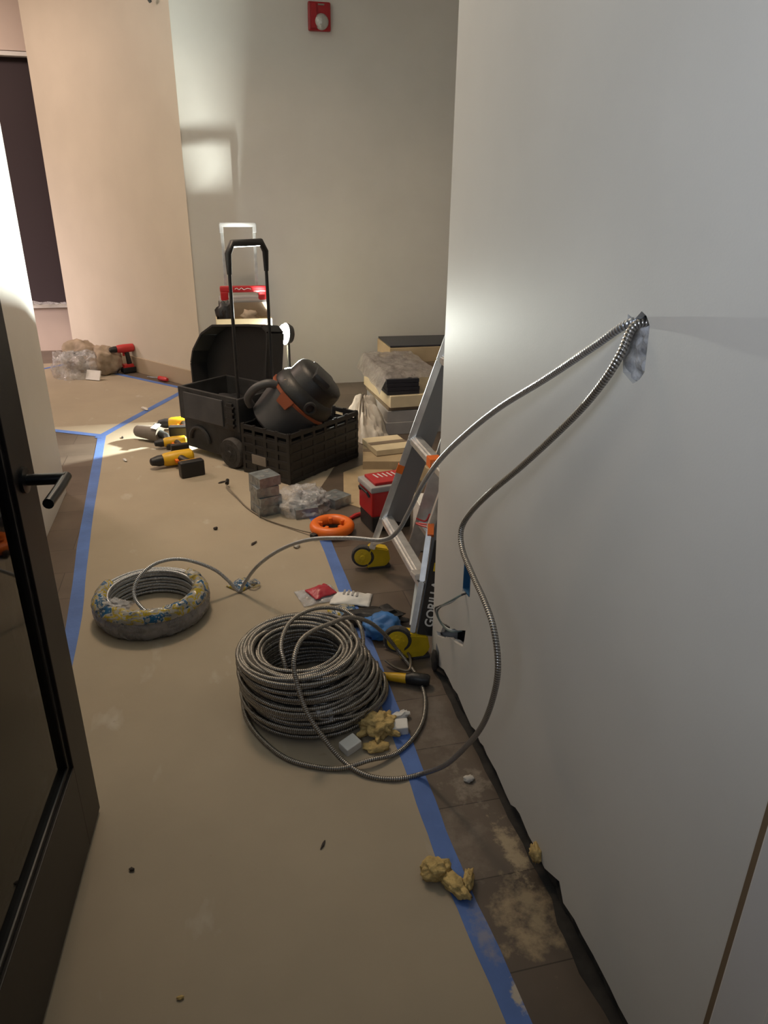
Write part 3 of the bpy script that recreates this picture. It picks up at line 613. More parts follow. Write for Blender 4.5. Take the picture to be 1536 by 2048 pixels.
# lid: deep shell standing open on the far right long side
lid = MB()
prof = [(0.05, -0.16), (TL + 0.15, -0.16), (TL + 0.19, 0.06), (TL + 0.175, 0.14), (TL + 0.10, 0.25), (TL, 0.31), (0.20, 0.345), (0.09, 0.35), (0.05, 0.32)]
lm = Matrix.Translation((TW + 0.01, 0, TH - 0.01)) @ Euler((0, R_(8), 0)).to_matrix().to_4x4() @ Matrix(((0, 0, -1, 0), (1, 0, 0, 0), (0, 1, 0, 0), (0, 0, 0, 1)))
lid.prism(prof, 0.014, lm, 0.003)
n = len(prof)
for i in range(n):
    if i == 0: continue
    a = prof[i]; c = prof[(i + 1) % n]
    for (qa, qc) in ((a, c),):
        pa = lm @ Vector((qa[0], qa[1], 0.0)); pc = lm @ Vector((qc[0], qc[1], 0.0)); da = (lm.to_3x3() @ Vector((0, 0, 1))) * 0.14
        v = [lid.bm.verts.new(x) for x in (pa, pc, pc + da, pa + da)]
        nrm = (pc - pa).cross(da).normalized() * 0.012
        v2 = [lid.bm.verts.new(x.co - nrm) for x in v]
        for f in ((0, 1, 2, 3),): lid.bm.faces.new([v[k] for k in f]); lid.bm.faces.new([v2[k] for k in f][::-1])
        for k in range(4): lid.bm.faces.new((v[k], v2[k], v2[(k + 1) % 4], v[(k + 1) % 4]))
lid.build('lid', M['black'], tote)
hb = MB(); hy = 0.015
for x in (0.03, 0.31): hb.tube([(x, hy, 0.30), (x, hy, 1.19)], 0.0095, 10)
hb.build('handle_pole', M['black'], tote, True)
gp = MB(); gp.tube([(0.03, hy, 1.10), (0.03, hy, 1.205), (0.062, hy, 1.255), (0.278, hy, 1.255), (0.31, hy, 1.205), (0.31, hy, 1.10)], [0.013, 0.018, 0.02, 0.02, 0.018, 0.013], 10)
gp.build('grip', M['black'], tote, True)
st = MB()
st.blob((0.19, 0.24, 0.27), (0.15, 0.2, 0.10), 0.3, 2, 4, 3); st.build('contents', M['black'], tote, True, angle=120)

# ================================================================ CRATE AND VACUUM
cr = thing('storage_crate', (0.375, 3.802, 0.0), 'black slatted plastic crate holding the vacuum', 'crate', math.atan2(0.405, 0.468))
CLx, CLy, CH = 0.62, 0.375, 0.30
def crate_side(L, n):
    m_ = MB(); t_ = 0.016
    for k in range(6): m_.box((L / 2, 0, 0.018 + k * (CH - 0.036) / 5), (L, t_, 0.026 if k in (0, 5) else 0.020), bev=0.003)
    for k in range(n + 1): m_.box((0.012 + (L - 0.024) * k / n, 0.001, CH / 2), (0.022, t_ * 0.9, CH), bev=0.003)
    m_.box((L / 2, 0.0, CH / 2 - 0.02), (L - 0.03, 0.006, CH - 0.06))
    return m_
for (x, y, r, L, n) in ((0, 0.008, 0, CLx, 6), (0, CLy - 0.008, 0, CLx, 6), (0.008, 0, 90, CLy, 4), (CLx - 0.008, 0, 90, CLy, 4)):
    o = crate_side(L, n).build('side_panel', M['black'], cr); o.location = (x, y, 0); o.rotation_euler = (0, 0, R_(r))
MB().box((CLx / 2, CLy / 2, 0.012), (CLx - 0.02, CLy - 0.02, 0.016)).build('base', M['black'], cr)
lb = MB(); lb.box((-0.002, 0.24, 0.10), (0.004, 0.11, 0.055)); lb.build('label_plate', M['grey_tool'], cr)

vac = thing('shop_vacuum', (0.50, 4.13, 0.02), 'dark grey shop vacuum with orange band tipped over in the black crate', 'vacuum')
c0 = Vector((-0.025, -0.02, 0.385)); ax = Vector((0.66, -0.14, 0.70)).normalized()
VM = Matrix.Translation(c0) @ ax.to_track_quat('Z', 'Y').to_matrix().to_4x4()
MB().lathe([(0.150, -0.225), (0.168, -0.21), (0.190, -0.02), (0.194, 0.0), (0.17, 0.0)], VM, 44).build('drum', M['char'], vac, True)
MB().lathe([(0.190, -0.004), (0.199, 0.0), (0.199, 0.013), (0.190, 0.017)], VM, 44, cap=False).build('band', M['ring_orange'], vac, True)
hd = MB(); hd.lathe([(0.190, 0.016), (0.194, 0.03), (0.186, 0.075), (0.172, 0.095), (0.160, 0.105), (0.156, 0.165), (0.148, 0.19), (0.125, 0.205), (0.02, 0.21)], VM, 44)
hd.box(VM @ Vector((-0.05, 0.0, 0.20)), (0.22, 0.11, 0.05), rot=ax.to_track_quat('Z', 'Y').to_euler(), bev=0.02)
hd.box(VM @ Vector((0.12, 0.0, 0.155)), (0.10, 0.16, 0.10), rot=ax.to_track_quat('Z', 'Y').to_euler(), bev=0.025)
hd.build('motor_head', M['black'], vac, True)
def rad(ang, r, z, tilt=90): return VM @ Matrix.Rotation(R_(ang), 4, 'Z') @ Matrix.Translation((r, 0, z)) @ Matrix.Rotation(R_(tilt), 4, 'Y')
def side_angle(d):      # angle round the drum that faces direction d
    q = VM.to_3x3().inverted() @ Vector(d); return math.degrees(math.atan2(q.y, q.x))
A0 = side_angle((0.25, -1, 0.1))
MB().lathe([(0.034, -0.02), (0.036, 0.022), (0.026, 0.024), (0.022, 0.0)], rad(A0, 0.180, 0.055), 24).build('outlet_port', M['black_worn'], vac, True)
la = MB()
for ang in (A0 - 38, A0 + 142):
    mt = VM @ Matrix.Rotation(R_(ang), 4, 'Z') @ Matrix.Translation((0.192, 0, 0)) @ Matrix.Rotation(R_(90), 4, 'Z') @ Matrix.Rotation(R_(90), 4, 'X')
    k = MB().prism([(-0.038, -0.045), (0.038, -0.045), (0.048, 0.02), (-0.048, 0.02)], 0.014, mt, 0.003).build('lid_latch', M['ring_orange'], vac)
fo = MB()
A1 = side_angle((-0.8, -0.35, 0.5))
P = [VM @ Matrix.Rotation(R_(A1), 4, 'Z') @ Vector(p) for p in [(0.185, -0.05, -0.20), (0.235, -0.05, -0.17), (0.255, -0.03, -0.09), (0.23, -0.01, -0.02), (0.19, 0.0, 0.0)]]
fo.tube(spline(P, 5), 0.024, 12); fo.build('carry_handle', M['char'], vac, True)
A2 = side_angle((-0.6, -0.6, 0.6))
MB().lathe([(0.026, 0), (0.026, 0.002)], rad(A2, 0.186, 0.05, 84), 20).build('badge', M['card'], vac)

# ================================================================ RED TOOL BOX ON WHEELS, CARTON, WORK LIGHT
tb = thing('rolling_toolbox', (0.265, 5.65, 0.0), 'red and black rolling tool box with silver telescopic handle by the back wall', 'tool box')
MB().box((0, 0, 0.42), (0.36, 0.24, 0.70), bev=0.02).build('body', M['black_worn'], tb)
MB().box((0, 0, 0.785), (0.345, 0.25, 0.03), bev=0.01).build('lid', M['carton_grey'], tb)
rh = MB(); rh.box((0, -0.10, 0.868), (0.33, 0.05, 0.045), bev=0.012); rh.box((-0.135, -0.10, 0.82), (0.055, 0.05, 0.07), bev=0.01); rh.box((0.135, -0.10, 0.82), (0.055, 0.05, 0.07), bev=0.01)
rh.build('carry_handle', M['red'], tb)
sc2 = MB(); sc2.tube(spline([(-0.06, -0.1255, 0.870), (-0.045, -0.1255, 0.877), (-0.03, -0.1255, 0.866), (-0.012, -0.1255, 0.878), (0.005, -0.1255, 0.866), (0.03, -0.1255, 0.875), (0.055, -0.1255, 0.869)], 4), 0.0025, 6)
sc2.build('script_mark', M['label'], tb)
pl = MB()
for x in (-0.115, 0.115): pl.box((x, 0.09, 1.05), (0.024, 0.014, 0.50), bev=0.004)
pl.build('handle_pole', M['alu'], tb)
gg = MB(); gg.box((0, 0.09, 1.295), (0.262, 0.03, 0.03), bev=0.008); gg.box((-0.118, 0.09, 1.27), (0.03, 0.028, 0.06), bev=0.006); gg.box((0.118, 0.09, 1.27), (0.03, 0.028, 0.06), bev=0.006)
gg.build('grip', M['carton_grey'], tb)
for x in (-0.19, 0.19): wheel('wheel', (x, 0.10, 0.075), 0.075, 0.04, (1 if x > 0 else -1, 0, 0), tb, M['rubber'], M['red'], 0.6)
ct = thing('cardboard_carton', (0.245, 5.36, 0.0), 'tall pale yellow carton with open top in front of the red tool box', 'carton')
bx = MB(); frame_walls(bx, -0.19, 0.19, -0.12, 0.12, 0.0, 0.705, 0.006); bx.box((0, 0, 0.645), (0.36, 0.22, 0.006)); bx.build('body', M['card_cream'], ct)
MB().box((0.06, 0.10, 0.735), (0.26, 0.006, 0.10), rot=(R_(-12), 0, 0)).build('flap', M['card_dark'], ct)
pb = thing('tool_pouch', (0.12, 5.37, 0.65), 'black tool pouch sticking out of the pale yellow carton', 'pouch')
MB().blob((0, 0, 0.07), (0.06, 0.07, 0.085), 0.35, 3, 3, 3, flat=0.0).build('pouch', M['black'], pb, True)
pc = tag(MB().blob((0.29, 5.36, 0.70), (0.06, 0.05, 0.045), 0.6, 2.5, 8, 3).build('paper_scrap', M['paper_bag'], None, True, angle=120), 'crumpled brown paper scrap in the top of the yellow carton', 'paper')
# LED work light
LP = Vector((0.528, 5.28, 0.585)); LD = Vector((-0.94, -0.31, 0.14)).normalized()
wlm = thing('work_light', (LP.x, LP.y, 0.0), 'glaring white led work light beside the yellow carton', 'work light')
WM = Matrix.Translation((0, 0, LP.z)) @ LD.to_track_quat('Z', 'Y').to_matrix().to_4x4()
MB().lathe([(0.03, -0.06), (0.06, -0.045), (0.078, -0.01), (0.078, 0.0), (0.071, 0.0), (0.071, -0.006)], WM, 32).build('housing', M['black_worn'], wlm, True)
MB().lathe([(0.070, -0.005), (0.066, 0.018), (0.05, 0.036), (0.02, 0.044)], WM, 32).build('lens', M['led'], wlm, True)
ls = MB(); ls.tube([(0.02, 0.01, 0.0), (0.02, 0.01, LP.z - 0.03)], 0.012, 10); ls.box((0.02, 0.01, 0.01), (0.16, 0.14, 0.02), bev=0.006); ls.build('stand', M['black'], wlm, True)
ld = bpy.data.lights.new('work_light_beam', 'AREA'); ld.shape = 'DISK'; ld.size = 0.07; ld.energy = 275; ld.color = (0.95, 1.0, 0.90)
lo = bpy.data.objects.new('work_light_beam', ld); COL.objects.link(lo); lo.parent = wlm; lo.matrix_local = WM @ Matrix.Translation((0, 0, 0.050)) @ Matrix.Rotation(math.pi, 4, 'X')

# ================================================================ ALCOVE STACKS
def carton(loc, d, m, name, label, cat='carton', rz=0.0, group=None, lid=None, tray=None, bev=0.003):
    t = thing(name, loc, label, cat, rz, group)
    if tray:
        mb = MB(); frame_walls(mb, -d[0] / 2, d[0] / 2, -d[1] / 2, d[1] / 2, 0.0, d[2], 0.012); mb.box((0, 0, 0.006), (d[0] - 0.02, d[1] - 0.02, 0.012)); mb.build('body', m, t)
        MB().box((0, 0, d[2] * 0.35), (d[0] - 0.03, d[1] - 0.03, d[2] * 0.5)).build('contents', tray, t)
    else:
        MB().box((0, 0, d[2] / 2), d, bev=bev).build('body', m, t)
    if lid: MB().box((0, 0, d[2] + 0.0015), (d[0] * 0.99, 0.05, 0.002)).build('tape_seam', lid, t)
    return t
# far stack against the back wall
carton((1.60, 5.72, 0.0), (0.60, 0.55, 0.16), M['card_dark'], 'tile_carton', 'brown carton at the bottom of the far stack against the back wall')
carton((1.66, 5.72, 0.161), (0.58, 0.52, 0.135), M['card_dark'], 'tile_carton', 'brown carton under the open tan tray in the far stack')
carton((1.66, 5.70, 0.297), (0.62, 0.44, 0.12), M['card'], 'cardboard_tray', 'open tan cardboard tray with dark top on the far stack', 'tray', tray=M['tile_dark'])
tag(MB().box((1.66, 5.70, 0.424), (0.61, 0.42, 0.012), rot=(0, R_(0.5), 0), bev=0.003).build('black_tile', M['tile_dark']), 'large flat black tile lying on the open tan tray', 'tile')
# near stack
carton((1.365, 4.95, 0.0), (0.50, 0.68, 0.085), M['carton_grey'], 'tile_carton', 'grey carton at the bottom of the near stack behind the ladder')
carton((1.37, 4.95, 0.086), (0.49, 0.66, 0.075), M['carton_grey'], 'tile_carton', 'grey carton second from the floor in the near stack behind the ladder')
carton((1.36, 4.96, 0.162), (0.47, 0.64, 0.024), M['card_dark'], 'tile_carton', 'thin dark brown carton in the middle of the near stack', rz=R_(2))
carton((1.355, 4.97, 0.187), (0.46, 0.70, 0.080), M['card_cream'], 'tile_carton', 'cream sided carton just under the dark tiles in the near stack', rz=R_(3))
for i in range(4):
    tag(MB().box((1.235 + 0.004 * (i % 2), 4.80, 0.268 + 0.013 + i * 0.027), (0.225, 0.32, 0.025), rot=(0, 0, R_(2 - i)), bev=0.002).build('dark_tile', M['tile_dark']),
        ['lowest dark tile of the four stacked on the cream carton', 'second dark tile up of the four on the cream carton', 'third dark tile up of the four on the cream carton', 'topmost dark tile of the four on the cream carton'][i], 'tile', 'dark tiles on the near stack')
carton((1.29, 5.26, 0.268), (0.32, 0.34, 0.10), M['carton_grey'], 'tile_carton', 'grey carton behind the dark tiles on the near stack', rz=R_(4))
tag(MB().sheet(lambda u, v: (1.08 + 0.42 * u + 0.02 * noise.noise(Vector((u * 5, v * 5, 1))), 4.66 + 0.78 * v, 0.40 + 0.012 * noise.noise(Vector((u * 9, v * 7, 5))) - max(0, (0.12 - u)) * 0.9 - max(0, 0.10 - v) * 0.25), 24, 24).build('plastic_wrap', M['film_dull'], None, True, angle=120), 'loose grey translucent plastic sheet over the near stack of cartons', 'plastic sheet')
tag(MB().sheet(bagfn(1.53, 4.72, 0.08, 0.10, 0.22, 8.0), 30, 12).build('plastic_bag', M['film'], None, True), 'small pale plastic bag beside the dark tiles behind the ladder rail', 'plastic bag').location = (0.06, -0.12, 0)
# white drop cloth bundle
def clothfn(u, v):
    a = 2 * math.pi * u; q = v; c_, s_ = math.cos(a), math.sin(a)
    rdg = abs(noise.noise(Vector((c_ * 2.2, s_ * 2.2, 4 + q * 1.2)))) + 0.5 * abs(noise.noise(Vector((c_ * 5, s_ * 5, 9 + q * 2))))
    rr = q ** 0.9 * (1 + 0.5 * (rdg - 0.3)); zz = 0.27 * (1 - q ** 1.15) * (0.75 + 0.7 * rdg) + 0.035 * noise.noise(Vector((c_ * q * 7, s_ * q * 7, 2)))
    return (0.965 + 0.165 * rr * c_, 4.66 + 0.23 * rr * s_ - 0.04 * c_ * q, max(0.003, zz))
mb = MB(); mb.sheet(clothfn, 72, 24)
tag(mb.build('drop_cloth', M['cloth'], None, True, angle=100), 'crumpled off white drop cloth heaped between the crate and the carton stack', 'drop cloth')
# flat cartons on the alcove floor
carton((1.00, 4.14, 0.0), (0.28, 0.40, 0.055), M['card'], 'flat_carton', 'low tan carton on the floor between the crate and the ladder', rz=R_(-12), lid=M['card_dark'])
carton((1.02, 4.18, 0.058), (0.24, 0.26, 0.035), M['card_cream'], 'flat_carton', 'smaller cream carton lying on the low tan carton', rz=R_(8), lid=M['card_dark'])
carton((1.28, 3.78, 0.0), (0.36, 0.32, 0.10), M['card'], 'flat_carton', 'tan carton on the floor seen between the ladder rungs', rz=R_(15), lid=M['card_dark'])
tag(MB().prism([(0, 0), (0.10, -0.03), (0.16, 0.10), (0.03, 0.14)], 0.235, Matrix.Translation((0.850, 2.86, 0.0)) @ Euler((0, 0, R_(8))).to_matrix().to_4x4(), 0.006).build('foam_block', M['white']), 'white foam packing block on the floor behind the ladder', 'foam block')
# red bin
rb = thing('tool_box', (0.775, 3.20, 0.0), 'small red tool box with grey rim behind the ladder foot', 'tool box', R_(10))
MB().box((0, 0, 0.145), (0.215, 0.17, 0.13), bev=0.012).build('body', M['red'], rb)
MB().box((0, 0, 0.042), (0.205, 0.165, 0.084), bev=0.010).build('base', M['black'], rb)
MB().box((0, 0, 0.222), (0.225, 0.18, 0.03), bev=0.008).build('rim', M['carton_grey'], rb)
MB().box((0.005, 0.0, 0.243), (0.18, 0.14, 0.016), bev=0.006).build('lid', M['red'], rb)
mk = MB()
for k in range(5): mk.box((-0.045 + 0.024 * k, 0.02, 0.2518), (0.008, 0.05, 0.001), rot=(0, 0, 0.15))
mk.build('lid_mark', M['label'], rb)
MB().tube([(-0.11, -0.06, 0.18), (-0.118, -0.05, 0.20), (-0.118, 0.05, 0.20), (-0.11, 0.06, 0.18)], 0.006, 8).build('side_handle', M['black'], rb, True)
ch = thing('pliers', (0.648, 3.30, 0.0), 'small red handled tool lying at the foot of the small red tool box', 'hand tool', R_(35))
MB().tube([(-0.05, 0, 0.010), (0.0, 0.004, 0.012), (0.05, 0.0, 0.010)], [0.008, 0.011, 0.009], 8).build('handle', M['red_tool'], ch, True)
MB().box((0.075, 0, 0.010), (0.05, 0.014, 0.008), bev=0.002).build('jaw', M['galv'], ch)

# ================================================================ LADDER
lad = thing('ladder', (0.60, 2.40, 0.0), 'aluminium folding ladder with yellow wheeled feet standing in the alcove opening', 'ladder')
def Lp(y, z, off=0.0):       # point in the leaning ladder plane, off = depth behind it
    return Vector((0.30 * (z - 0.08) + off * 0.958, y - 2.40, z - off * 0.287))
yl = lambda z: 2.745 - 0.10 * (z - 0.08)
def yr(z): return 2.062 + 0.42 * (z - 0.08) if z < 0.42 else 2.205 - 0.0 * z + 0.02
def rail(zs, yf, off0, parent, seg_w=0.028):
    mb = MB()
    for a, b_ in zip(zs[:-1], zs[1:]):
        bar(mb, Lp(yf(a), a, off0), Lp(yf(b_), b_, off0), 0.020, 0.026, 0.003)
    return mb
def web(zs, yf, off0, depth, dy):
    mb = MB()
    for a, b_ in zip(zs[:-1], zs[1:]):
        q = [Lp(yf(a) + dy, a, off0), Lp(yf(b_) + dy, b_, off0), Lp(yf(b_) + dy, b_, off0 + depth), Lp(yf(a) + dy, a, off0 + depth)]
        v = [mb.bm.verts.new(x) for x in q]; v2 = [mb.bm.verts.new(x + Vector((0, 0.004, 0))) for x in q]
        mb.bm.faces.new(v); mb.bm.faces.new(v2[::-1])
        for k in range(4): mb.bm.faces.new((v[k], v2[k], v2[(k + 1) % 4], v[(k + 1) % 4]))
    return mb
RZl = [0.10, 0.245, 0.60, 0.92, 1.25, 1.60]; RZr = [0.10, 0.26, 0.42, 0.60, 0.92, 1.25, 1.60]
rl = rail(RZl, yl, 0, lad).build('rail', M['alu'], lad)
web([0.245, 0.60, 0.92, 1.25, 1.60], yl, 0.01, 0.085, -0.004).build('rail_web', M['alu_web'], rl)
rr = rail(RZr, yr, 0, lad).build('rail', M['alu'], lad)
web(RZr, yr, 0.01, 0.085, -0.010).build('rail_web', M['alu_web'], rr)
for z in (0.245, 0.60, 0.93, 1.26): 
    mb = MB(); bar(mb, Lp(yl(z), z, 0.02), Lp(yr(z), z, 0.02), 0.050, 0.034, 0.006); bar(mb, Lp(yl(z), z + 0.004, 0.012), Lp(yr(z), z + 0.004, 0.012), 0.012, 0.030, 0.003); o = mb.build('rung', M['alu'], lad)
# rear folding section
for yy in (yl, ):
    mb = MB(); bar(mb, Lp(2.70, 0.12, 0.17), Lp(2.62, 1.5, 0.10), 0.018, 0.06, 0.003); mb.build('rear_rail', M['alu'], lad)
mb = MB(); bar(mb, Lp(2.25, 0.12, 0.17), Lp(2.28, 1.5, 0.10), 0.018, 0.06, 0.003); mb.build('rear_rail', M['alu'], lad)
for z in (0.27, 0.62): 
    mb = MB(); bar(mb, Lp(2.69, z, 0.165), Lp(2.25, z, 0.165), 0.036, 0.03, 0.004); mb.build('rear_rung', M['alu'], lad)
# braces
mb = MB(); bar(mb, Lp(yl(0.12), 0.12), Lp(yl(0.245) - 0.16, 0.235, 0.02), 0.016, 0.012, 0.002); mb.build('brace', M['alu'], lad)
mb = MB(); bar(mb, Lp(yr(0.11) + 0.025, 0.11), Lp(yr(0.25) + 0.10, 0.245, 0.02), 0.016, 0.012, 0.002); mb.build('brace', M['alu'], lad)
mb = MB(); bar(mb, Lp(yr(0.25) + 0.10, 0.250, 0.01), Lp(yr(0.30), 0.27, 0.0), 0.05, 0.02, 0.003); mb.build('gusset', M['alu'], lad)
# orange markers
mb = MB(); a, b_ = Lp(yl(0.455), 0.455, -0.001), Lp(yl(0.49), 0.49, -0.001); bar(mb, a, b_, 0.022, 0.028, 0.0); mb.build('orange_marker', M['orange'], lad)
mb = MB(); a, b_ = Lp(yr(0.405), 0.405, -0.001), Lp(yr(0.435), 0.435, -0.001); bar(mb, a, b_, 0.022, 0.028, 0.0); mb.build('orange_marker', M['orange'], lad)
mb = MB(); bar(mb, Lp(2.44, 0.603, 0.012), Lp(2.39, 0.603, 0.012), 0.045, 0.036, 0.0); mb.build('orange_marker', M['orange'], lad)
# black label board with lettering on the near rail
def board():
    q0, q1 = 0.105, 0.40
    a = Lp(yr(q0) - 0.016, q0, 0.012); b_ = Lp(yr(q1) - 0.016, q1, 0.012)
    zdir = (b_ - a).normalized(); d = Vector((0.958, 0, -0.287)); d = (d - zdir * d.dot(zdir)).normalized(); nrm = d.cross(zdir).normalized()
    if nrm.y > 0: nrm = -nrm
    mt = Matrix((( zdir.x, -d.x, nrm.x, a.x), (zdir.y, -d.y, nrm.y, a.y), (zdir.z, -d.z, nrm.z, a.z), (0, 0, 0, 1)))
    L = (b_ - a).length
    bmb = MB(); bmb.box((0, 0, 0), (1, 1, 1)); 
    for v in bmb.bm.verts: v.co = Vector(((v.co.x + 0.5) * L, (v.co.y - 0.5) * 0.075, v.co.z * 0.005))
    bmesh.ops.transform(bmb.bm, matrix=mt, verts=bmb.bm.verts[:])
    o = bmb.build('label_plate', M['black'], lad)
    flip = mt.to_3x3().determinant()
    t = text('lettering', 'GORILLA', 0.048, M['label'], o, mt @ Matrix.Translation((L * 0.33, -0.036, 0.0035)), sx=0.82)
    ym = MB(); ym.box((0, 0, 0), (0.03, 0.05, 0.001)); bmesh.ops.transform(ym.bm, matrix=mt @ Matrix.Translation((L * 0.72, -0.038, 0.0035)), verts=ym.bm.verts[:]); ym.build('yellow_mark', M['lad_yellow'], o)
    return flip
board()
# feet with wheels
def foot(yc, sgn, wx, wz):
    base = Vector((-0.02 if sgn < 0 else 0.005, yc - 2.40, 0)); f = MB()
    f.prism([(-0.02, 0.0), (0.06, 0.0), (0.085, 0.03), (0.075, 0.085), (0.0, 0.105), (-0.03, 0.06)], 0.05, Matrix.Translation(base + Vector((0, 0.025, 0.004))) @ Matrix.Rotation(R_(90), 4, 'X'), 0.005)
    o = f.build('foot', M['lad_yellow'], lad)
    MB().box(base + Vector((0.035, 0, 0.006)), (0.10, 0.054, 0.012), bev=0.003).build('foot_pad', M['rubber'], o)
    w_ = wheel('wheel', base + Vector((wx, -0.005, wz)), 0.050, 0.026, (-0.25, -1, 0.05), lad, M['rubber'], M['lad_yellow'], 0.74)
foot(2.765, 1, -0.035, 0.060); foot(2.075, -1, -0.030, 0.082)

# cord on the ladder
tag(MB().tube(spline([(0.78, 2.66, 0.262), (0.80, 2.60, 0.275), (0.83, 2.64, 0.285), (0.80, 2.55, 0.272), (0.76, 2.60, 0.27), (0.84, 2.50, 0.29)], 6), 0.004, 6).build('wire_loop', M['red_tool'], None, True), 'thin red wire tangle hanging on the rear ladder rung', 'wire')

# ================================================================ DRILLS AND SMALL TOOLS
def drill(loc, rot, label, body, dark, accent, scale=1.0, name='cordless_drill', cat='drill'):
    t = thing(name, loc, label, cat); t.rotation_euler = rot; t.scale = (scale,) * 3
    b = MB(); b.lathe([(0.022, -0.09), (0.034, -0.08), (0.036, 0.0), (0.032, 0.05), (0.024, 0.065)], Matrix.Rotation(R_(90), 4, 'Y'), 24); b.build('motor_housing', body, t, True)
    c = MB(); c.lathe([(0.027, 0.0), (0.027, 0.02), (0.018, 0.055), (0.010, 0.06)], Matrix.Translation((0.062, 0, 0)) @ Matrix.Rotation(R_(90), 4, 'Y'), 20); c.build('chuck', dark, t, True)
    h = MB(); h.tube([(-0.02, 0, -0.02), (-0.028, 0, -0.07), (-0.035, 0, -0.13)], [0.021, 0.019, 0.022], 12); h.build('grip', dark, t, True)
    MB().box((0.006, 0, -0.048), (0.016, 0.014, 0.03), bev=0.003).build('trigger', accent, t)
    MB().box((-0.02, 0, -0.145), (0.085, 0.06, 0.025), bev=0.006).build('foot', body, t)
    k = MB(); k.box((-0.02, 0, -0.18), (0.115, 0.075, 0.048), bev=0.008); k.build('battery', dark, t)
    MB().box((-0.02, 0, -0.1565), (0.10, 0.07, 0.004)).build('battery_band', accent, t)
    return t
drill((-0.262, 4.28, 0.048), (R_(90), 0, R_(200)), 'yellow and black cordless drill on its side nearest the tote wheel', M['yellow'], M['black'], M['orange'], 1.22)
drill((-0.285, 4.63, 0.040), (R_(90), 0, R_(190)), 'yellow and black cordless driver lying behind the nearest drill by the tote', M['yellow'], M['black'], M['orange'], 0.95)
drill((-0.245, 5.02, 0.048), (R_(90), 0, R_(175)), 'farthest yellow and black drill half hidden by the tote corner', M['yellow'], M['black'], M['orange'], 1.25)
gt = thing('hand_torch', (-0.42, 4.80, 0.0), 'grey brown tapered hand tool with white tag beside the yellow drills', 'hand tool', R_(-35)); gt.scale = (1.3, 1.3, 1.3)
MB().lathe([(0.022, -0.10), (0.030, -0.09), (0.040, 0.02), (0.036, 0.05)], Matrix.Translation((0, 0, 0.042)) @ Matrix.Rotation(R_(90), 4, 'Y'), 20).build('body', M['grey_tool'], gt, True)
MB().tube([(0.04, 0, 0.045), (0.08, 0.0, 0.035), (0.12, -0.03, 0.02), (0.17, -0.09, 0.015)], [0.022, 0.02, 0.018, 0.014], 10).build('handle', M['wire_black'], gt, True)
MB().box((0.035, -0.01, 0.083), (0.03, 0.05, 0.003), rot=(0.2, 0.1, 0.1)).build('tag', M['white'], gt)
MB().box((0.01, 0.03, 0.075), (0.02, 0.03, 0.02), bev=0.004).build('nozzle', M['black'], gt)
kn = thing('utility_knife', (0.545, 1.925, 0.0015), 'yellow and black handled tool on the floor right of the large coil', 'hand tool', R_(-25))
MB().tube([(-0.09, 0, 0.016), (-0.03, 0, 0.018), (0.0, 0, 0.018)], [0.012, 0.016, 0.017], 12).build('handle', M['yellow'], kn, True)
MB().tube([(0.0, 0, 0.018), (0.02, 0, 0.022), (0.07, 0, 0.022), (0.078, 0, 0.022)], [0.017, 0.022, 0.021, 0.016], 12).build('end_cap', M['black'], kn, True)
sdv = thing('screwdriver', (-0.45, 6.53, 0.0), 'red handled screwdriver lying at the foot of the diagonal wall', 'screwdriver', R_(-48))
MB().lathe([(0.012, 0), (0.020, 0.01), (0.021, 0.09), (0.014, 0.115)], Matrix.Translation((-0.02, 0, 0.022)) @ Matrix.Rotation(R_(90), 4, 'Y'), 14).build('handle', M['red_tool'], sdv, True)
MB().tube([(-0.02, 0, 0.022), (-0.17, 0, 0.012)], 0.005, 8).build('shaft', M['galv'], sdv, True)
drill((-0.760, 6.90, 0.22), (0, 0, R_(205)), 'red and black cordless drill standing against the crumpled bags by the wall', M['red_tool'], M['black'], M['red'], 1.05)
# bag heap
mb = MB(); mb.blob((-0.93, 6.93, 0.10), (0.13, 0.14, 0.15), 0.3, 2.0, 3, 4, flat=0.003); mb.blob((-1.13, 7.06, 0.12), (0.17, 0.12, 0.15), 0.35, 1.8, 8, 4, flat=0.003)
tag(mb.build('paper_bag', M['paper_bag'], None, True, angle=120), 'crumpled brown paper bag heap beside the red drill', 'paper bag')
tag(MB().sheet(bagfn(0, 0, 0.20, 0.16, 0.20, 5.0), 44, 16).build('plastic_bag', M['film'], None, True, angle=70), 'crumpled clear plastic bag in front of the brown paper by the diagonal wall', 'plastic bag').location = (-1.17, 6.84, 0)
lf = thing('leaflet', (-1.01, 6.66, 0.004), 'small white printed packet in front of the crumpled clear bag', 'packet', R_(-30))
MB().box((0, 0, 0.04), (0.14, 0.012, 0.085), rot=(R_(-25), 0, 0)).build('packet', M['white'], lf)
MB().box((-0.01, -0.009, 0.030), (0.09, 0.004, 0.018), rot=(R_(-25), 0, 0)).build('print_band', M['tile_dark'], lf)
tag(MB().sheet(lambda u, v: (-1.9 + 0.75 * u, 8.02 - 0.06 * v + 0.02 * noise.noise(Vector((u * 6, v * 3, 1))), 0.475 + 0.05 * abs(noise.noise(Vector((u * 5, v * 4, 7))))), 20, 8).build('plastic_sheet', M['film'], None, True, thick=0.002), 'crumpled plastic sheeting on the sill under the dark window', 'plastic sheet')

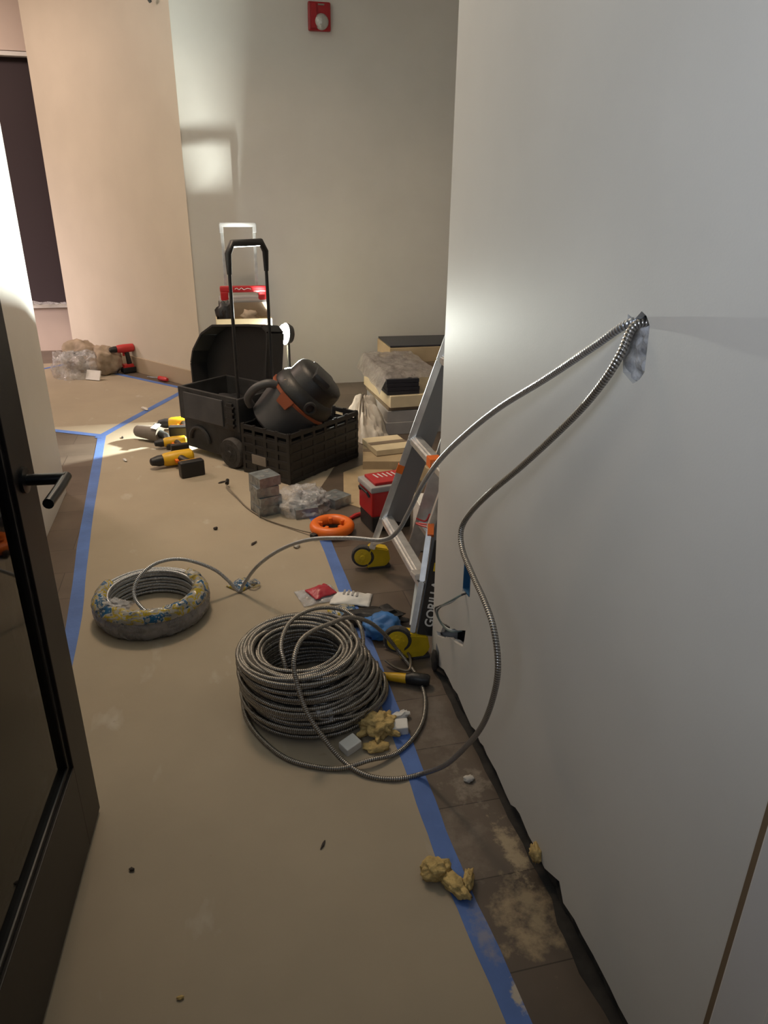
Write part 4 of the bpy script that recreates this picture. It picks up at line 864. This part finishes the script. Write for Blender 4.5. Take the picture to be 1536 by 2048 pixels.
# ================================================================ WRAPPERS, FOAM, DEBRIS NEAR THE BIG COIL
def packet(loc, d, rz, m, label, seed, name='packet', cat='packet', hump=0.02):
    return tag(MB().sheet(lambda u, v: ((u - .5) * d[0], (v - .5) * d[1] * (1 + 0.12 * noise.noise(Vector((u * 4, seed, 0)))), 0.002 + hump * math.sin(math.pi * u) * math.sin(math.pi * v) + 0.35 * hump * abs(noise.noise(Vector((u * 5, v * 5, seed))))), 16, 14).build(name, m, None, True, thick=0.0015), label, cat)
o = packet(0, (0.10, 0.09), 0, M['red_film'], 'red plastic wrapper on the floor behind the large coil', 1.0, 'wrapper', 'wrapper'); o.location = (0.355, 2.57, 0.012); o.rotation_euler = (0, 0, 0.4)
o = packet(0, (0.16, 0.13), 0, M['film'], 'clear wrapper under the red wrapper behind the large coil', 4.0, 'wrapper', 'wrapper', 0.008); o.location = (0.34, 2.56, 0.0025); o.rotation_euler = (0, 0, 0.2)
o = packet(0, (0.16, 0.10), 0, M['white'], 'white printed paper packet lying across the blue tape behind the coil', 2.0, hump=0.025); o.location = (0.468, 2.50, 0.0025); o.rotation_euler = (0, 0, -0.35)
mk = MB()
for k in range(4): mk.box((-0.03 + 0.018 * k, 0.012 - 0.004 * k, 0.0305 - 0.002 * abs(k - 1.5)), (0.008, 0.035, 0.002))
mk.build('print_lines', M['carton_grey'], o)
o = packet(0, (0.11, 0.10), 0, M['film_print'], 'torn printed wrapper between the white packet and the large coil', 6.0, 'wrapper', 'wrapper', 0.02); o.location = (0.415, 2.41, 0.0025)
o = packet(0, (0.10, 0.085), 0, M['film_print'], 'scrap of printed wrap under the cable bend right of the wrapped coil', 8.0, 'wrapper', 'wrapper', 0.025); o.location = (0.045, 2.715, 0.0015); o.rotation_euler = (0, 0, 0.7)
o = tag(MB().tube(spline([(0.07, 2.70, 0.012), (0.10, 2.72, 0.02), (0.115, 2.69, 0.012), (0.09, 2.665, 0.014), (0.07, 2.69, 0.02), (0.10, 2.705, 0.012)], 6), 0.005, 6).build('tie_wrap', M['film_print'], None, True), 'small pale yellow tie loop beside the cable bend', 'tie')
mb = MB(); mb.blob((0.535, 2.225, 0.035), (0.075, 0.06, 0.045), 0.35, 1.7, 2, 4, flat=0.001, rot=(0, 0, -0.3))
tag(mb.build('work_glove', M['blue'], None, True, angle=120), 'crumpled blue plastic behind the large coil near the ladder foot', 'plastic')
mb = MB(); mb.blob((0.515, 2.315, 0.025), (0.13, 0.05, 0.03), 0.35, 2.5, 5, 3, flat=0.001, rot=(0, 0, -0.15)); mb.box((0.57, 2.33, 0.03), (0.05, 0.05, 0.05), rot=(0.2, 0.1, 0.5), bev=0.01)
tag(mb.build('tool_bag', M['black'], None, True), 'flat black tool bag behind the large coil left of the ladder wheel', 'bag')
tag(MB().tube(spline([(0.52, 2.14, 0.012), (0.56, 2.10, 0.03), (0.585, 2.04, 0.03), (0.57, 1.98, 0.012), (0.53, 2.0, 0.012), (0.50, 2.04, 0.02)], 6), 0.005, 8).build('wire_loop', M['steel'], None, True), 'thin tan cord loop beside the yellow and black tool', 'cord')
# black rubber scrap standing at the wall corner
tag(MB().blob((0.655, 1.968, 0.045), (0.010, 0.022, 0.044), 0.2, 2, 3, 3, flat=0.001).build('rubber_scrap', M['cavity'], None, True), 'black rubber scrap leaning at the corner of the right wall', 'scrap')
# spray foam pieces
mb = MB(); mb.blob((0.42, 1.185, 0.022), (0.035, 0.028, 0.024), 0.35, 2, 3, 4, flat=0.0015); mb.blob((0.455, 1.135, 0.016), (0.022, 0.04, 0.016), 0.35, 2, 5, 4, flat=0.0015, rot=(0, 0, 0.5)); mb.blob((0.488, 1.14, 0.018), (0.012, 0.03, 0.018), 0.5, 3, 7, 3, flat=0.0015, rot=(0, 0, -0.5))
tag(mb.build('foam_chunk', M['foam'], None, True, angle=120), 'branched yellow foam chunk lying on the tape at the front', 'foam')
mb = MB(); mb.blob((0.40, 1.715, 0.028), (0.05, 0.045, 0.030), 0.45, 2.2, 13, 4, flat=0.0015)
for k in range(7):
    a = k * 0.9; mb.blob((0.40 + 0.055 * math.cos(a), 1.715 + 0.045 * math.sin(a), 0.018), (0.030, 0.010, 0.010), 0.3, 2, 20 + k, 3, rot=(0, -0.2, a), flat=0.0015)
tag(mb.build('foam_chunk', M['foam'], None, True, angle=120), 'ragged yellow foam chunk in front of the large coil', 'foam')
for (x, y, rz, w_) in ((0.302, 1.655, 0.5, 'white plastic block left of the ragged foam, in front of the coil'), (0.462, 1.700, -0.2, 'white plastic block right of the ragged foam, inside the loose loop')):
    t = thing('plastic_block', (x, y, 0.0015), w_, 'plastic block', rz, 'white plastic blocks by the foam')
    MB().box((0, 0, 0.016), (0.055, 0.042, 0.030), rot=(0.12, -0.1, 0), bev=0.004).build('body', M['white'], t)
tag(MB().blob((0.478, 1.755, 0.012), (0.035, 0.014, 0.013), 0.4, 3, 2, 3, rot=(0, 0, 0.25)).build('plastic_scrap', M['white'], None, True), 'pale plastic scrap just behind the right white block', 'scrap')
tag(MB().blob((0.378, 1.640, 0.010), (0.040, 0.025, 0.010), 0.4, 3, 6, 3, flat=0.001).build('foam_crumb', M['foam'], None, True, angle=120), 'flat foam crumb between the white blocks', 'foam')
tag(MB().blob((0.603, 1.462, 0.006), (0.016, 0.012, 0.008), 0.3, 3, 1, 3, flat=0.0005).build('plaster_chip', M['debris_pale'], None, True, angle=120), 'white plaster chip on the dark floor near the wall gap', 'debris')
tag(MB().blob((0.659, 1.15, 0.052), (0.012, 0.022, 0.022), 0.5, 3, 4, 3).build('foam_lump', M['foam'], None, True, angle=120), 'yellow foam lump squeezed out of the gap under the wall', 'foam')
# small litter on the paper
lit = [(-0.566, 4.426, 0.05, 0.02, 'white', 'curled white paper scrap on the floor left of the drills'), (-0.52, 5.585, 0.10, 0.03, 'debris_pale', 'long pale scrap lying on the slanting tape'), (-0.62, 4.90, 0.05, 0.012, 'debris_dark', 'dark chip on the floor at the tape corner'),
       (0.0, 3.93, 0.05, 0.012, 'debris_dark', 'dark sliver on the paper below the tote wheel'), (-0.05, 3.30, 0.022, 0.02, 'debris_dark', 'dark crumb in mid floor left of the box stack'), (0.12, 3.10, 0.045, 0.012, 'debris_dark', 'dark curl on the paper above the arched cable'), (0.31, 3.03, 0.05, 0.03, 'debris_pale', 'pale plaster smear near the orange reel'),
       (0.17, 1.33, 0.030, 0.006, 'debris_dark', 'thin dark nail on the paper in front of the coil'), (-0.29, 1.36, 0.014, 0.01, 'debris_dark', 'tiny dark speck on the paper by the glass door'), (-0.17, 1.02, 0.016, 0.008, 'foam', 'tiny yellow chip on the paper at the front'), (-0.49, 2.85, 0.05, 0.006, 'debris_dark', 'thin dark twig lying across the left tape')]
for (x, y, a, b_, m_, lab) in lit:
    o = tag(MB().blob((0, 0, b_ * 0.3), (a / 2, b_ / 2, b_ * 0.35), 0.4, 3, x * 10, 2, flat=0.0).build('litter_scrap', M[m_], None, True), lab, 'litter'); o.location = (x, y, 0.0025); o.rotation_euler = (0, 0, 0.5 + x * 3)

# ================================================================ WALL FITTINGS
ob = thing('outlet_box', (WX, 1.742, 0.481), 'blue electrical box sunk in the right wall near the corner', 'electrical box')
b = MB(); b.box((0.035, 0, 0), (0.004, 0.056, 0.088)); b.box((0.018, 0.027, 0), (0.036, 0.003, 0.088)); b.box((0.018, -0.027, 0), (0.036, 0.003, 0.088)); b.box((0.018, 0, 0.043), (0.036, 0.056, 0.003)); b.box((0.018, 0, -0.043), (0.036, 0.056, 0.003))
b.build('body', M['blue_box'], ob)
wr = thing('wire_bundle', (WX, 1.742, 0.44), 'grey wires hanging from the blue box into the ragged wall hole', 'wires')
for k, (m_, dy, dz) in enumerate((('wire_white', 0, 0), ('wire_black', 0.006, -0.006), ('wire_green', -0.004, 0.007))):
    P = [(0.03, 0.0, 0.0), (-0.012, 0.005, -0.012), (-0.036, 0.015 + dy, -0.036 + dz), (-0.046, 0.09 + dy * 2, -0.098 + dz), (-0.038, 0.150 + dy * 2, -0.150), (-0.024, 0.146 + dy, -0.19), (-0.006, 0.115 + dy * 3, -0.20), (0.03, 0.09, -0.195)]
    MB().tube(spline(P, 6), 0.0032, 8).build('wire', M[m_], wr, True)
# fire alarm strobe
sb = thing('fire_alarm_strobe', (0.957, 6.15, 2.58), 'red fire alarm strobe with clear lens high on the back wall', 'fire alarm')
MB().box((0, -0.022, 0.088), (0.162, 0.044, 0.178), bev=0.012).build('body', M['dark_red'], sb)
MB().prism([(-0.068, 0.01), (-0.02, 0.01), (-0.02, 0.165), (-0.068, 0.165)], 0.016, Matrix.Translation((0, -0.042, 0)) @ Matrix.Rotation(R_(90), 4, 'X'), 0.004).build('raised_panel', M['dark_red'], sb)
MB().lathe([(0.052, 0), (0.05, 0.012), (0.036, 0.03), (0.012, 0.036)], Matrix.Translation((0.012, -0.042, 0.055)) @ Matrix.Rotation(R_(90), 4, 'X'), 24).build('lens', M['lens'], sb, True)
MB().box((0.012, -0.046, 0.158), (0.045, 0.004, 0.010), bev=0.001).build('speaker_slot', M['grey_tool'], sb)
# wire stub on the diagonal wall
stb = tag(MB().tube(spline([(-0.175, 6.285, 2.76), (-0.20, 6.245, 2.755), (-0.215, 6.225, 2.735), (-0.205, 6.24, 2.715)], 5), 0.012, 8).tube(spline([(-0.175, 6.285, 2.77), (-0.23, 6.25, 2.765), (-0.25, 6.25, 2.75)], 5), 0.008, 8).build('wire_stub', M['wire_black'], None, True), 'dark wire stub poking out high on the diagonal wall', 'wire')
